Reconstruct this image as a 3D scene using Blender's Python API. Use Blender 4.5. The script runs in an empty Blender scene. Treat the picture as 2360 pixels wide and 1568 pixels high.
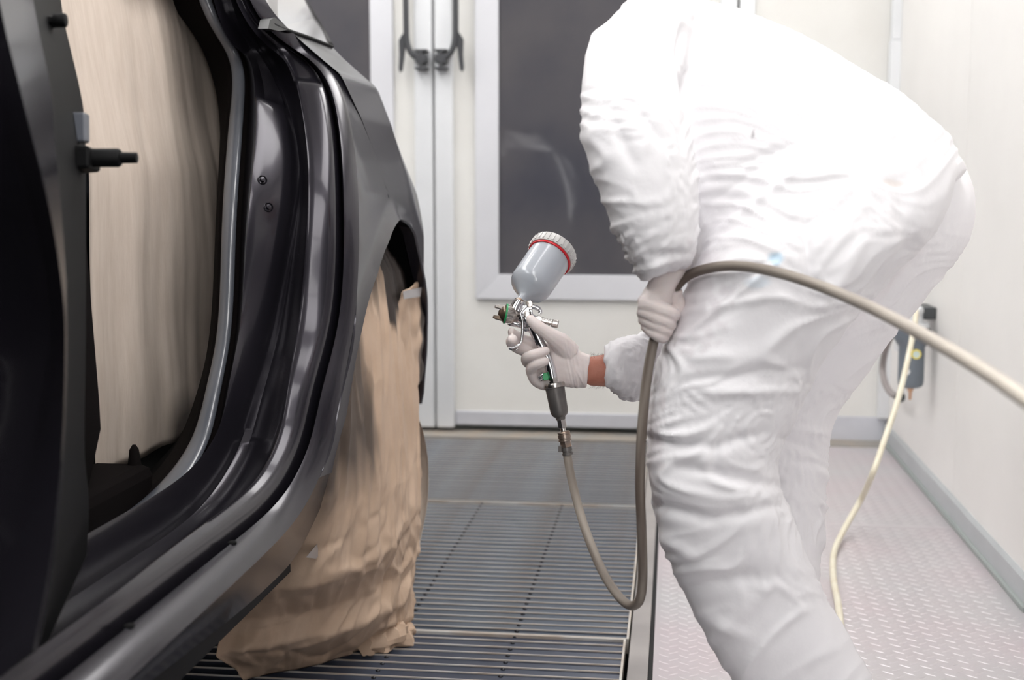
import bpy, bmesh, math, random
import numpy as np
from mathutils import Vector, Matrix, noise
random.seed(7)
scene = bpy.context.scene
COL = scene.collection

# ---------------------------------------------------------------- camera
FPX = 2950.0                      # focal length in pixels of the 2360 x 1568 frame
CAM = np.array([0.0, 0.0, 1.0])
PITCH = math.radians(6.52)
YAW = math.radians(7.2)
_sp, _cp, _sy, _cy = math.sin(PITCH), math.cos(PITCH), math.sin(YAW), math.cos(YAW)
FW = np.array([-_sy * _cp, _cy * _cp, -_sp])
RT = np.array([_cy, _sy, 0.0])
UP = np.cross(RT, FW)
cd = bpy.data.cameras.new('camera')
cam = bpy.data.objects.new('camera', cd)
COL.objects.link(cam)
cam.matrix_world = Matrix(((RT[0], UP[0], -FW[0], CAM[0]), (RT[1], UP[1], -FW[1], CAM[1]),
                           (RT[2], UP[2], -FW[2], CAM[2]), (0, 0, 0, 1)))
cd.sensor_width = 36.0
cd.sensor_fit = 'HORIZONTAL'
cd.lens = 36.0 * FPX / 2360.0
cd.clip_start = 0.05
cd.dof.use_dof = True
cd.dof.focus_distance = 2.33
cd.dof.aperture_fstop = 3.4
scene.camera = cam

# ---------------------------------------------------------------- world, light level
world = bpy.data.worlds.new('world')
scene.world = world
world.use_nodes = True
world.node_tree.nodes['Background'].inputs[0].default_value = (0.9, 0.93, 1.0, 1)
world.node_tree.nodes['Background'].inputs[1].default_value = 0.25
LAMP = 8.6                       # emission of the booth's ceiling lamp diffusers
LAMP_COLOUR = (1.0, 0.985, 0.97)
scene.view_settings.view_transform = 'Standard'
scene.view_settings.look = 'None'
scene.view_settings.gamma = 1.0
scene.view_settings.use_curve_mapping = False
scene.view_settings.exposure = 0.0
scene.cycles.use_denoising = True
scene.cycles.max_bounces = 10
scene.cycles.diffuse_bounces = 5
scene.cycles.glossy_bounces = 4
scene.cycles.sample_clamp_indirect = 6.0


# ---------------------------------------------------------------- pixel helpers
def ray(u, v):
    return FW + (u - 1180.0) / FPX * RT - (v - 784.0) / FPX * UP

def at(u, v, d):
    """world point seen at pixel (u, v), d metres in front of the lens"""
    return CAM + d * ray(u, v)

def on_x(u, v, x):
    r = ray(u, v); return CAM + r * (x / r[0])

def on_y(u, v, y):
    r = ray(u, v); return CAM + r * (y / r[1])

def on_z(u, v, z):
    r = ray(u, v); return CAM + r * ((z - CAM[2]) / r[2])

def project(P):
    d = P - CAM
    z = d @ FW
    return 1180.0 + FPX * (d @ RT) / z, 784.0 - FPX * (d @ UP) / z, z


# ---------------------------------------------------------------- materials
MATS = {}
def mat(name, col, rough=0.5, metal=0.0, spec=0.5, coat=0.0, coat_rough=0.1, noise_scale=None, noise_amt=0.1,
        bump=0.0, bump_scale=60.0, trans=0.0, ior=1.45, emit=None, emit_col=None, stretch=(1, 1, 1), col2=None,
        sheen=0.0, alpha=1.0, rough_var=0.0, sss=0.0, bump_dist=0.002, detail=4.0):
    m = bpy.data.materials.new(name)
    m.use_nodes = True
    nt = m.node_tree
    b = nt.nodes['Principled BSDF']
    b.inputs['Base Color'].default_value = (*col, 1)
    b.inputs['Roughness'].default_value = rough
    b.inputs['Metallic'].default_value = metal
    b.inputs['Specular IOR Level'].default_value = spec
    b.inputs['Coat Weight'].default_value = coat
    b.inputs['Coat Roughness'].default_value = coat_rough
    b.inputs['Transmission Weight'].default_value = trans
    b.inputs['IOR'].default_value = ior
    b.inputs['Alpha'].default_value = alpha
    if sss:
        b.inputs['Subsurface Weight'].default_value = sss
        b.inputs['Subsurface Radius'].default_value = (0.01, 0.006, 0.004)
        b.inputs['Subsurface Scale'].default_value = 0.5
    if emit is not None:
        b.inputs['Emission Color'].default_value = (*(emit_col or col), 1)
        b.inputs['Emission Strength'].default_value = emit
    tc = mp = None
    if noise_scale or bump:
        tc = nt.nodes.new('ShaderNodeTexCoord')
        mp = nt.nodes.new('ShaderNodeMapping')
        mp.inputs['Scale'].default_value = stretch
        nt.links.new(tc.outputs['Object'], mp.inputs['Vector'])
    if noise_scale:
        n = nt.nodes.new('ShaderNodeTexNoise')
        n.inputs['Scale'].default_value = noise_scale
        n.inputs['Detail'].default_value = detail
        nt.links.new(mp.outputs[0], n.inputs['Vector'])
        r = nt.nodes.new('ShaderNodeValToRGB')
        c2 = col2 or tuple(c * (1 - noise_amt) for c in col)
        r.color_ramp.elements[0].position = 0.35
        r.color_ramp.elements[1].position = 0.68
        r.color_ramp.elements[0].color = (*col, 1)
        r.color_ramp.elements[1].color = (*c2, 1)
        nt.links.new(n.outputs['Fac'], r.inputs[0])
        nt.links.new(r.outputs[0], b.inputs['Base Color'])
        if rough_var:
            mr = nt.nodes.new('ShaderNodeMapRange')
            mr.inputs[3].default_value = rough - rough_var
            mr.inputs[4].default_value = rough + rough_var
            nt.links.new(n.outputs['Fac'], mr.inputs[0])
            nt.links.new(mr.outputs[0], b.inputs['Roughness'])
    if bump:
        n2 = nt.nodes.new('ShaderNodeTexNoise')
        n2.inputs['Scale'].default_value = bump_scale
        n2.inputs['Detail'].default_value = 5
        nt.links.new(mp.outputs[0], n2.inputs['Vector'])
        bp = nt.nodes.new('ShaderNodeBump')
        bp.inputs['Strength'].default_value = bump
        bp.inputs['Distance'].default_value = bump_dist
        nt.links.new(n2.outputs['Fac'], bp.inputs['Height'])
        nt.links.new(bp.outputs[0], b.inputs['Normal'])
    MATS[name] = m
    return m


# ---------------------------------------------------------------- mesh helpers
class MB:
    """collects vertices and faces of one mesh"""
    def __init__(s):
        s.v = []; s.f = []; s.m = []
    def add(s, vs, fs, mi=0):
        o = len(s.v)
        s.v.extend([tuple(map(float, p)) for p in vs])
        s.f.extend([tuple(i + o for i in f) for f in fs])
        s.m.extend([mi] * len(fs))
        return s
    def box(s, lo, hi, mi=0):
        x0, y0, z0 = lo; x1, y1, z1 = hi
        return s.add([(x0, y0, z0), (x1, y0, z0), (x1, y1, z0), (x0, y1, z0), (x0, y0, z1), (x1, y0, z1), (x1, y1, z1), (x0, y1, z1)],
                     [(0, 3, 2, 1), (4, 5, 6, 7), (0, 1, 5, 4), (1, 2, 6, 5), (2, 3, 7, 6), (3, 0, 4, 7)], mi)
    def prism(s, poly, off, mi=0):
        """closed polygon (3D points) extruded by off"""
        n = len(poly); off = np.array(off, float)
        p = [np.array(q, float) for q in poly]
        vs = p + [q + off for q in p]
        fs = [tuple(range(n))[::-1], tuple(range(n, 2 * n))]
        fs += [(i, (i + 1) % n, n + (i + 1) % n, n + i) for i in range(n)]
        return s.add(vs, fs, mi)
    def grid(s, rows, closed=False, caps=False, mi=0):
        """rows: list of equally long point lists"""
        n = len(rows[0]); vs = [p for r in rows for p in r]; fs = []
        for i in range(len(rows) - 1):
            for j in range(n if closed else n - 1):
                a = i * n + j; b = i * n + (j + 1) % n
                fs.append((a, b, b + n, a + n))
        if caps:
            fs.append(tuple(range(n))[::-1]); k = (len(rows) - 1) * n
            fs.append(tuple(range(k, k + n)))
        return s.add(vs, fs, mi)
    def tube(s, pts, r, n=12, mi=0, caps=True):
        pts = [np.array(p, float) for p in pts]
        rs = r if hasattr(r, '__len__') else [r] * len(pts)
        T = []
        for i in range(len(pts)):
            t = pts[min(i + 1, len(pts) - 1)] - pts[max(i - 1, 0)]
            T.append(t / (np.linalg.norm(t) + 1e-12))
        a = np.array([0, 0, 1.0]) if abs(T[0][2]) < 0.9 else np.array([1.0, 0, 0])
        u = np.cross(T[0], a); u /= np.linalg.norm(u)
        rows = []
        for p, t, rr in zip(pts, T, rs):
            u = u - t * (u @ t); u /= np.linalg.norm(u)
            w = np.cross(t, u)
            rows.append([p + rr * (math.cos(2 * math.pi * k / n) * u + math.sin(2 * math.pi * k / n) * w) for k in range(n)])
        return s.grid(rows, True, caps, mi)
    def lathe(s, base, axis, prof, n=32, mi=0, caps=True, squash=None, phase=0.0):
        """prof: list of (distance along axis, radius)"""
        base = np.array(base, float); axis = np.array(axis, float); axis /= np.linalg.norm(axis)
        a = np.array([0, 0, 1.0]) if abs(axis[2]) < 0.9 else np.array([1.0, 0, 0])
        u = np.cross(axis, a); u /= np.linalg.norm(u); w = np.cross(axis, u)
        rows = [[base + axis * h + r * (math.cos(phase + 2 * math.pi * k / n) * u + math.sin(phase + 2 * math.pi * k / n) * w) for k in range(n)] for h, r in prof]
        return s.grid(rows, True, caps, mi)
    def ball(s, c, r, n=12, m=8, mi=0):
        c = np.array(c, float); rr = np.array(r if hasattr(r, '__len__') else (r, r, r), float)
        rows = []
        for i in range(m + 1):
            th = math.pi * max(0.02, min(0.98, i / m))
            rows.append([c + rr * np.array([math.sin(th) * math.cos(2 * math.pi * k / n), math.sin(th) * math.sin(2 * math.pi * k / n), -math.cos(th)]) for k in range(n)])
        return s.grid(rows, True, True, mi)
    def build(s, name, m, parent=None, smooth=False, angle=None, base=None, bevel=0.0, recalc=True):
        V = np.array(s.v, float)
        root = parent
        while root is not None and root.parent is not None:
            root = root.parent
        if root is not None:
            off = np.array(root.location)
        elif base is not None:
            off = np.array(base, float)
        else:
            off = np.array([(V[:, 0].min() + V[:, 0].max()) / 2, (V[:, 1].min() + V[:, 1].max()) / 2, V[:, 2].min()])
        me = bpy.data.meshes.new(name)
        me.from_pydata((V - off).tolist(), [], s.f)
        for k in (m if isinstance(m, (list, tuple)) else [m]):
            me.materials.append(k)
        if any(s.m):
            me.polygons.foreach_set('material_index', s.m)
        if recalc:
            bm = bmesh.new(); bm.from_mesh(me)
            bmesh.ops.recalc_face_normals(bm, faces=bm.faces); bm.to_mesh(me); bm.free()
        if smooth:
            me.polygons.foreach_set('use_smooth', [True] * len(me.polygons))
            if angle:
                me.set_sharp_from_angle(angle=math.radians(angle))
        o = bpy.data.objects.new(name, me)
        COL.objects.link(o)
        if root is not None:
            if parent is not root:
                pass
            o.parent = parent
        else:
            o.location = off
        if bevel:
            bv = o.modifiers.new('bevel', 'BEVEL'); bv.width = bevel; bv.segments = 2; bv.limit_method = 'ANGLE'
        return o


def tag(o, label, cat, group=None, kind=None):
    o['label'] = label; o['category'] = cat
    if group: o['group'] = group
    if kind: o['kind'] = kind
    return o

def thing(name, loc, label, cat, group=None, kind=None):
    o = bpy.data.objects.new(name, None)
    COL.objects.link(o)
    o.location = loc
    o.empty_display_size = 0.1
    return tag(o, label, cat, group, kind)

def catmull(pts, per=8):
    P = [np.array(p, float) for p in pts]
    P = [2 * P[0] - P[1]] + P + [2 * P[-1] - P[-2]]
    out = []
    for i in range(1, len(P) - 2):
        for k in range(per):
            t = k / per
            a, b, c, d = P[i - 1], P[i], P[i + 1], P[i + 2]
            out.append(0.5 * (2 * b + (c - a) * t + (2 * a - 5 * b + 4 * c - d) * t * t + (3 * b - a - 3 * c + d) * t ** 3))
    out.append(P[-2])
    return out

def resample(pts, n):
    P = np.array(pts, float)
    L = np.concatenate([[0], np.cumsum(np.linalg.norm(np.diff(P, axis=0), axis=1))])
    t = np.linspace(0, L[-1], n)
    return np.stack([np.interp(t, L, P[:, k]) for k in range(P.shape[1])], 1)

# ================================================================ THE BOOTH
XR = 0.865          # right wall
XL = -3.75          # left wall
YB = 5.27           # wall with the doors
YF = -1.6           # wall behind the camera
ZC = 2.75           # ceiling

wall_white = mat('wall_white', (0.81, 0.795, 0.775), 0.45, noise_scale=2.2, noise_amt=0.05, bump=0.05, bump_scale=20)
door_cream = mat('door_cream', (0.735, 0.73, 0.705), 0.42, noise_scale=3.0, noise_amt=0.08, col2=(0.68, 0.67, 0.64))
alu_white = mat('alu_white', (0.74, 0.755, 0.775), 0.35, metal=0.25, noise_scale=5, noise_amt=0.06)
frame_grey = mat('frame_grey', (0.66, 0.665, 0.70), 0.38, metal=0.2, noise_scale=4, noise_amt=0.05)
kick_grey = mat('kick_grey', (0.60, 0.61, 0.66), 0.4, metal=0.2, noise_scale=6, noise_amt=0.1)
seal_dark = mat('seal_dark', (0.30, 0.33, 0.32), 0.6)
pane_glass = mat('pane_glass', (0.062, 0.063, 0.077), 0.04, spec=0.75, noise_scale=1.4, noise_amt=0.5, col2=(0.115, 0.108, 0.112))
black_metal = mat('black_metal', (0.045, 0.047, 0.052), 0.42, spec=0.5)
plate_steel = mat('plate_steel', (0.57, 0.555, 0.57), 0.42, metal=0.55, noise_scale=2.6, col2=(0.58, 0.515, 0.54), rough_var=0.06, bump=0.06, bump_scale=40)
strip_steel = mat('strip_steel', (0.40, 0.375, 0.365), 0.36, metal=0.7, noise_scale=5, col2=(0.52, 0.49, 0.475), rough_var=0.1)
base_grey = mat('base_grey', (0.50, 0.525, 0.54), 0.45, metal=0.3, noise_scale=5, noise_amt=0.08)
rubber_black = mat('rubber_black', (0.008, 0.008, 0.009), 0.7)
pit_grey = mat('pit_grey', (0.10, 0.105, 0.115), 0.9, noise_scale=3, noise_amt=0.3)
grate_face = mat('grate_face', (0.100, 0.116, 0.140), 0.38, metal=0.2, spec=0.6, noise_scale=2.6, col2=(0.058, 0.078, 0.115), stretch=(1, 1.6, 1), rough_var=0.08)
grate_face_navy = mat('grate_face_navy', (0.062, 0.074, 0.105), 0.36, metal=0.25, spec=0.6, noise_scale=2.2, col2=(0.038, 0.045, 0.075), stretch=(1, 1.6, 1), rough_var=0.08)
grate_edge = mat('grate_edge', (0.68, 0.67, 0.645), 0.45, metal=0.45, noise_scale=9.0, col2=(0.54, 0.45, 0.37))
rivet_dark = mat('rivet_dark', (0.05, 0.052, 0.06), 0.35, metal=0.7)
threshold_mat = mat('threshold_mat', (0.27, 0.265, 0.25), 0.6, noise_scale=8, col2=(0.33, 0.28, 0.23))
lamp_frame = mat('lamp_frame', (0.7, 0.7, 0.7), 0.4, metal=0.4)
lamp_glow = mat('lamp_glow', (1, 1, 1), 0.5, emit=LAMP, emit_col=LAMP_COLOUR)

shutter_dark = mat('shutter_dark', (0.035, 0.034, 0.036), 0.6, noise_scale=3, noise_amt=0.3)

# floor: concrete pit under the grates
o = MB().box((XL, YF, -0.42), (XR, YB, -0.38)).build('floor', pit_grey)
tag(o, 'dark concrete pit floor below the steel grates', 'floor', kind='structure')
# walls and ceiling (wall_left, wall_back, ceiling lie outside the frame and close the booth)
tag(MB().box((XL - 0.08, YF, -0.42), (XL, YB, ZC)).build('wall_left', wall_white), 'white panel wall on the far side of the car', 'wall', kind='structure')
tag(MB().box((XL, YF - 0.08, -0.42), (XR, YF, ZC)).build('wall_back', shutter_dark), 'dark shutter closing the near end of the booth', 'wall', kind='structure')
tag(MB().box((XL, YF, ZC), (XR, YB, ZC + 0.08)).build('ceiling', wall_white), 'white booth ceiling with lamp troughs', 'ceiling', kind='structure')

# right wall: tall sheet panels with narrow joints on a backing
seam = on_x(2196, 1149, XR)
wr = thing('wall_right', (XR, 1.0, 0), 'white tall panel wall to the right of the painter', 'wall', kind='structure')
MB().box((XR + 0.012, YF, -0.42), (XR + 0.09, YB, ZC)).build('wall_backing', seal_dark, wr)
edges = [YB, seam[1], seam[1] - 1.35, seam[1] - 2.7]
for a, b in zip(edges[:-1], edges[1:]):
    MB().box((XR, b + 0.0025, 0.0), (XR + 0.02, a - 0.0025, ZC)).build('wall_panel', wall_white, wr, bevel=0.002)
MB().box((XR, YF, 0.0), (XR + 0.02, edges[-1] - 0.0025, ZC)).build('added_dark_panel', shutter_dark, wr, bevel=0.002)  # unseen dark wall section, added to darken reflections in the car paint
# baseboard: grey angle along the right wall
bb = MB()
bb.add([(XR, YF, 0.002), (XR - 0.012, YF, 0.002), (XR - 0.012, YF, 0.068), (XR - 0.004, YF, 0.078), (XR, YF, 0.078),
        (XR, YB, 0.002), (XR - 0.012, YB, 0.002), (XR - 0.012, YB, 0.068), (XR - 0.004, YB, 0.078), (XR, YB, 0.078)],
       [(0, 1, 2, 3, 4), (9, 8, 7, 6, 5), (0, 5, 6, 1), (1, 6, 7, 2), (2, 7, 8, 3), (3, 8, 9, 4), (4, 9, 5, 0)])
o = bb.build('baseboard_right', base_grey, base=(XR, 1.5, 0))
tag(o, 'grey metal baseboard along the right wall', 'baseboard', kind='structure')
MB().box((XR - 0.022, seam[1] - 0.9, 0.001), (XR - 0.012, YB, 0.012)).build('sealing_strip', seal_dark, o)

# corner pipe profile top right
c0 = on_y(2055, 40, YB - 0.03); c1 = on_y(2092, 40, YB - 0.03); cj = on_y(2070, 93, YB - 0.03)
tr = thing('trim_1', (c0[0], YB - 0.05, 0), 'white vertical conduit profile in the corner behind the painter', 'trim', kind='structure')
MB().box((c0[0], YB - 0.045, cj[2]), (c1[0] - 0.021, YB - 0.001, ZC)).build('upper_cover', alu_white, tr, bevel=0.006)
MB().box((c0[0] - 0.005, YB - 0.05, 0.1), (c1[0] - 0.020, YB - 0.001, cj[2])).build('lower_cover', alu_white, tr, bevel=0.006)
MB().box((c1[0] - 0.022, YB - 0.03, 0.1), (c1[0], YB - 0.001, ZC)).build('side_cover', alu_white, tr, bevel=0.006)

# wall with doors
def bx(u, v=480): return on_y(u, v, YB)[0]
def bz(v, u=1250): return on_y(u, v, YB)[2]
xs, xd = bx(1003.5), bx(1692)
W = xd - xs                                        # leaf width
wb = thing('wall_front', (xs, YB, 0), 'cream panel wall holding the booth doors', 'wall', kind='structure')
ZD = 2.35
MB().box((xd + 0.005, YB + 0.002, 0), (XR, YB + 0.08, ZC)).build('wall_panel', door_cream, wb)
MB().box((XL, YB + 0.002, 0), (xs - W - 0.005, YB + 0.08, ZC)).build('wall_panel', door_cream, wb)
MB().box((xs - W - 0.005, YB + 0.002, ZD), (xd + 0.005, YB + 0.08, ZC)).build('wall_panel', door_cream, wb)
MB().box((XL, YB + 0.08, -0.42), (XR, YB + 0.12, ZC)).build('wall_backing', seal_dark, wb)
MB().box((xd + 0.08, YB - 0.004, 0.0), (XR, YB + 0.01, 0.10)).build('kick_strip', kick_grey, wb)
# door frame jamb on the right, threshold
MB().box((xd + 0.006, YB - 0.02, 0.0), (bx(1730), YB + 0.03, ZC)).build('door_jamb', alu_white, wb, bevel=0.003)
MB().box((xs - W - 0.1, YB - 0.14, -0.02), (XR, YB + 0.06, 0.004)).build('threshold', threshold_mat, wb)

def door(n, side, label):
    """side +1: the leaf right of the meeting line, -1 left of it"""
    X = lambda u: xs + side * (bx(u) - xs)
    root = thing('door_%d' % n, (xs + side * W / 2, YB, 0.03), label, 'door', kind='structure')
    def bar(x0, x1, z0, z1, y0, y1, name, m, par=root, bev=0.003):
        return MB().box((min(x0, x1), y0, z0), (max(x0, x1), y1, z1)).build(name, m, par, bevel=bev)
    zb = 0.03
    bar(X(1004.5), X(1691), zb, ZD, YB + 0.005, YB + 0.05, 'leaf_panel', door_cream, bev=0)
    bar(X(1006), X(1047), zb - 0.01, ZD, YB - 0.03, YB + 0.02, 'stile', alu_white, bev=0.006)
    bar(X(1652), X(1690), zb - 0.01, ZD, YB - 0.03, YB + 0.02, 'stile', alu_white, bev=0.006)
    bar(X(1048), X(1651), zb, bz(951), YB - 0.004, YB + 0.02, 'kick_plate', kick_grey)
    # window: mitred frame bars with a sloping inner face, pane behind
    g0, g1, f0, f1 = X(1150), X(1545), X(1097), X(1598)
    gz0, gz1, fz0, fz1 = bz(633), 1.95, bz(690), 1.95 + (bz(633) - bz(690))
    wf = MB()
    yo, yi, yp = YB - 0.018, YB - 0.012, YB + 0.006
    outer = [(f0, fz0), (f1, fz0), (f1, fz1), (f0, fz1)]
    inner = [(g0, gz0), (g1, gz0), (g1, gz1), (g0, gz1)]
    fr = thing_part('window_frame', root)
    for i in range(4):
        j = (i + 1) % 4
        (ax, az), (bx_, bz_), (cx, cz), (dx, dz) = outer[i], outer[j], inner[j], inner[i]
        b = MB()
        b.add([(ax, YB + 0.01, az), (bx_, YB + 0.01, bz_), (bx_, yo, bz_), (ax, yo, az),
               (dx, yp, dz), (cx, yp, cz), (cx, yi, cz), (dx, yi, dz)],
              [(0, 1, 2, 3), (3, 2, 6, 7), (7, 6, 5, 4), (0, 3, 7, 4), (1, 5, 6, 2), (0, 4, 5, 1)])
        b.build('frame_bar', frame_grey, fr, bevel=0.002)
    bar(g0, g1, gz0, gz1, YB + 0.000, YB + 0.005, 'window_pane', pane_glass, bev=0)
    # handle: bent rod, clamp on the stile, lever fin
    yh = YB - 0.075
    H = lambda u, v, dy=0.0: np.array([xs + side * (bx(u, v) - xs), yh + dy, bz(v, u)])
    P = [H(1057, -170), H(1057, -80), H(1057, 0), H(1057, 60), H(1056, 95), H(1050, 118), H(1038, 133), H(1020, 139), H(1010, 139)]
    h = MB().tube(catmull(P, 5), 0.0125, 12).build('handle', black_metal, root, smooth=True, angle=50)
    cl = MB()
    for v0, v1, hw in ((118, 123, 0.026), (123, 130, 0.008), (130, 149, 0.022), (149, 158, 0.007), (158, 164, 0.024)):
        a = H(1024, v0); b_ = H(1024, v1)
        cl.box((a[0] - hw, yh - 0.012, b_[2]), (a[0] + hw, YB - 0.028, a[2]))
    cl.build('clamp', black_metal, h, bevel=0.002)
    fin = [H(1058, 72), H(1068, 84), H(1075, 96), H(1074, 130), H(1076, 160), H(1073, 170), H(1067, 165), H(1063, 140), H(1060, 112), H(1052, 104)]
    MB().prism(fin, (0, 0.012, 0)).build('lever', black_metal, h, bevel=0.002)
    MB().box((min(X(1010), X(1062)), YB - 0.06, bz(-150)), (max(X(1010), X(1062)), YB - 0.028, bz(-164))).build('rod_guide', black_metal, h, bevel=0.003)
    return root

def thing_part(name, parent):
    """a part that only groups sub-parts"""
    o = bpy.data.objects.new(name, None); COL.objects.link(o); o.parent = parent
    o.empty_display_size = 0.05
    return o

door(1, 1, 'cream booth door with grey framed window behind the spray gun')
door(2, -1, 'cream booth door with window partly hidden behind the car')

# ---------------------------------------------------------------- grates
def z0(u, v): return on_z(u, v, 0.0)
GX1 = float(np.mean([z0(1469.5, 1257)[0], z0(1457.7, 1409)[0]]))     # right edge of the middle grate
GAP = float(np.mean([z0(1516.9, 1233)[0], z0(1495.2, 1559)[0]]))     # black joint before the tread plate
y1 = float(z0(1185, 1463)[1]); y2 = float(z0(1220, 1160)[1])
PL = y2 - y1                                                         # panel length
PITCH_BAR = PL / 31
GX0 = GX1 - 1.55
slat_mesh = {}
def slat_obj(x0, x1, face):
    """one slat: worn raised lip in front, dark plate rising gently behind it"""
    key = (round(x1 - x0, 4), face.name)
    if key not in slat_mesh:
        m = MB(); L = x1 - x0; p = PITCH_BAR - 0.0004; t = 0.0034
        prof = [(0, -0.030), (0, -0.0028), (0, 0.0), (t, 0.0), (t, -0.0028), (t + .0006, -0.0125), (p, -0.0035), (p, -0.0055), (t + .0030, -0.0150), (t, -0.030)]
        n = len(prof)
        vs = [(0, y, z) for y, z in prof] + [(L, y, z) for y, z in prof]
        fs = [(i, (i + 1) % n, n + (i + 1) % n, n + i) for i in range(n)] + [tuple(range(n))[::-1], tuple(range(n, 2 * n))]
        me = bpy.data.meshes.new('slat'); me.from_pydata(vs, [], fs)
        me.materials.append(face); me.materials.append(grate_edge)
        me.polygons.foreach_set('material_index', [1 if i in (1, 2, 3) else 0 for i in range(n)] + [0, 0])
        bm = bmesh.new(); bm.from_mesh(me); bmesh.ops.recalc_face_normals(bm, faces=bm.faces); bm.to_mesh(me); bm.free()
        slat_mesh[key] = me
    return slat_mesh[key]

RIVX = float(z0(1208, 1404)[0])
def grate(label, xa, xb, ya, yb, n, face=grate_face, rivets=True):
    g = thing('floor_grate', ((xa + xb) / 2, (ya + yb) / 2, 0), label, 'grate', group='steel floor grates')
    c = np.array(g.location)
    me = slat_obj(xa + 0.006, xb - 0.006, face)
    for i in range(0, n):
        o = bpy.data.objects.new('slat', me); COL.objects.link(o); o.parent = g
        o.location = (xa + 0.006 - c[0], ya + (yb - ya) * i / n - c[1] + (0.006 if i == 0 else 0), -0.0012 + 0.0006 * random.random())
    fr = MB()
    t = 0.005; m = [grate_edge]
    fr.box((xa, ya + 0.001, -0.034), (xb, ya + 0.001 + t, 0.001)); fr.box((xa, yb - t - 0.001, -0.034), (xb, yb - 0.001, 0.001))
    fr.box((xa, ya + 0.006, -0.034), (xa + t, yb - 0.006, 0.001)); fr.box((xb - t, ya + 0.006, -0.034), (xb, yb - 0.006, 0.001))
    fr.build('grate_frame', grate_edge, g)
    rv = MB()
    for k in range(-14, 6):
        xr = RIVX + k * 0.262
        if not xa + 0.02 < xr < xb - 0.02 or not rivets: continue
        for i in range(n):
            rv.ball((xr, ya + (yb - ya) * (i + 0.90) / n, -0.0050), (0.0056, 0.0036, 0.0036), 8, 4)
    if rv.v:
        q = rv.build('rivets', rivet_dark, g, smooth=True); q['kind'] = 'stuff'
    return g
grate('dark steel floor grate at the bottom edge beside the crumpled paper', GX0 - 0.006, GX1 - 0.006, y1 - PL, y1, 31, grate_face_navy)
grate('steel floor grate under the hanging loop of the hose', GX0, GX1, y1, y2, 31)
grate('farthest steel floor grate in front of the doors', GX0, GX1, y2, y2 + 28 * PITCH_BAR, 28, rivets=False)
# grates under the car towards the camera and on the far side
grate('steel floor grate in the shade under the car', GX0 - 1.56, GX0 - 0.01, y1, y2, 31)
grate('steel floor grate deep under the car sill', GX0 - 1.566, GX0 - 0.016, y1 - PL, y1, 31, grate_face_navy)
tag(MB().box((XL, y2 + 28 * PITCH_BAR + 0.003, -0.03), (GX1, YB - 0.14, -0.002)).build('door_sill_plate', strip_steel), 'grey floor plate between the grates and the doors', 'floor plate')

# steel strip, rubber joint
tag(MB().box((GX1 + 0.004, YF, -0.05), (GAP - 0.005, YB - 0.14, 0.0)).build('edge_strip', strip_steel, bevel=0.002), 'worn steel edge strip between the grates and the tread plate', 'floor strip')
tag(MB().box((GAP - 0.005, YF, -0.06), (GAP + 0.005, YB - 0.14, -0.008)).build('joint_strip', rubber_black), 'narrow black joint beside the steel edge strip', 'floor joint')

# tread plates with raised lens-shaped bars
pj = float(z0(2210, 1217)[1])
def tread(label, ya, yb):
    t = thing('tread_plate', ((GAP + XR) / 2, (ya + yb) / 2, 0), label, 'tread plate', group='tread plates on the walkway')
    MB().box((GAP + 0.005, ya + 0.001, -0.05), (XR - 0.002, yb - 0.001, 0.0)).build('plate', plate_steel, t, bevel=0.001)
    b = MB(); p = 0.0425
    L, w, h = 0.0145, 0.0030, 0.0010
    for i in range(int((XR - GAP) / p)):
        for j in range(int((yb - ya) / p)):
            for k in (0, 1):
                x = GAP + 0.028 + (i + 0.5 * k) * p; y = ya + 0.025 + (j + 0.5 * k) * p
                if x > XR - 0.035 or y > yb - 0.02: continue
                a = math.radians(-38 if k == 0 else 38)
                d = np.array([math.cos(a), math.sin(a), 0]); q = np.array([-d[1], d[0], 0])
                c = np.array([x, y, 0.0])
                b.add([c - d * L, c - q * w - d * L * .35, c - q * w + d * L * .35, c + d * L, c + q * w + d * L * .35, c + q * w - d * L * .35,
                       c + np.array([0, 0, h]) - d * L * .55, c + np.array([0, 0, h]) + d * L * .55],
                      [(0, 1, 6), (1, 2, 7, 6), (2, 3, 7), (3, 4, 7), (4, 5, 6, 7), (5, 0, 6)])
    o = b.build('tread_pattern', plate_steel, t, smooth=False, recalc=False)
    o['kind'] = 'stuff'
    return t
tread('steel tread plate on which the painter stands, nearest the camera', 1.2, pj)
tread('farther steel tread plate running to the corner', pj, YB - 0.002)

# ---------------------------------------------------------------- ceiling lamps of the booth
def lamp(x, y, lx, ly, label):
    r = thing('ceiling_lamp', (x, y, ZC), label, 'lamp', group='booth ceiling lamps')
    f = MB(); t = 0.03
    for a in ((x - lx, y - ly, x + lx, y - ly + t), (x - lx, y + ly - t, x + lx, y + ly), (x - lx, y - ly + t, x - lx + t, y + ly - t), (x + lx - t, y - ly + t, x + lx, y + ly - t)):
        f.box((a[0], a[1], ZC - 0.05), (a[2], a[3], ZC - 0.001))
    f.build('frame', lamp_frame, r)
    MB().box((x - lx + t, y - ly + t, ZC - 0.035), (x + lx - t, y + ly - t, ZC - 0.02)).build('diffuser', lamp_glow, r)
ROWS = {'over the far side of the car': (-2.9, (0.75, 2.5, 4.25)), 'above the car roof': (-1.45, (0.75, 2.5, 4.25)), 'over the walkway': (0.12, (-0.7, 0.75, 2.5, 4.25))}
for nm, (x, ys) in ROWS.items():
    for k, y in enumerate(ys):
        lamp(x, y, 0.32, 0.72, 'long ceiling lamp %s, %s from the doors' % (nm, ('first', 'second', 'third', 'fourth')[len(ys) - 1 - k]))

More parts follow.
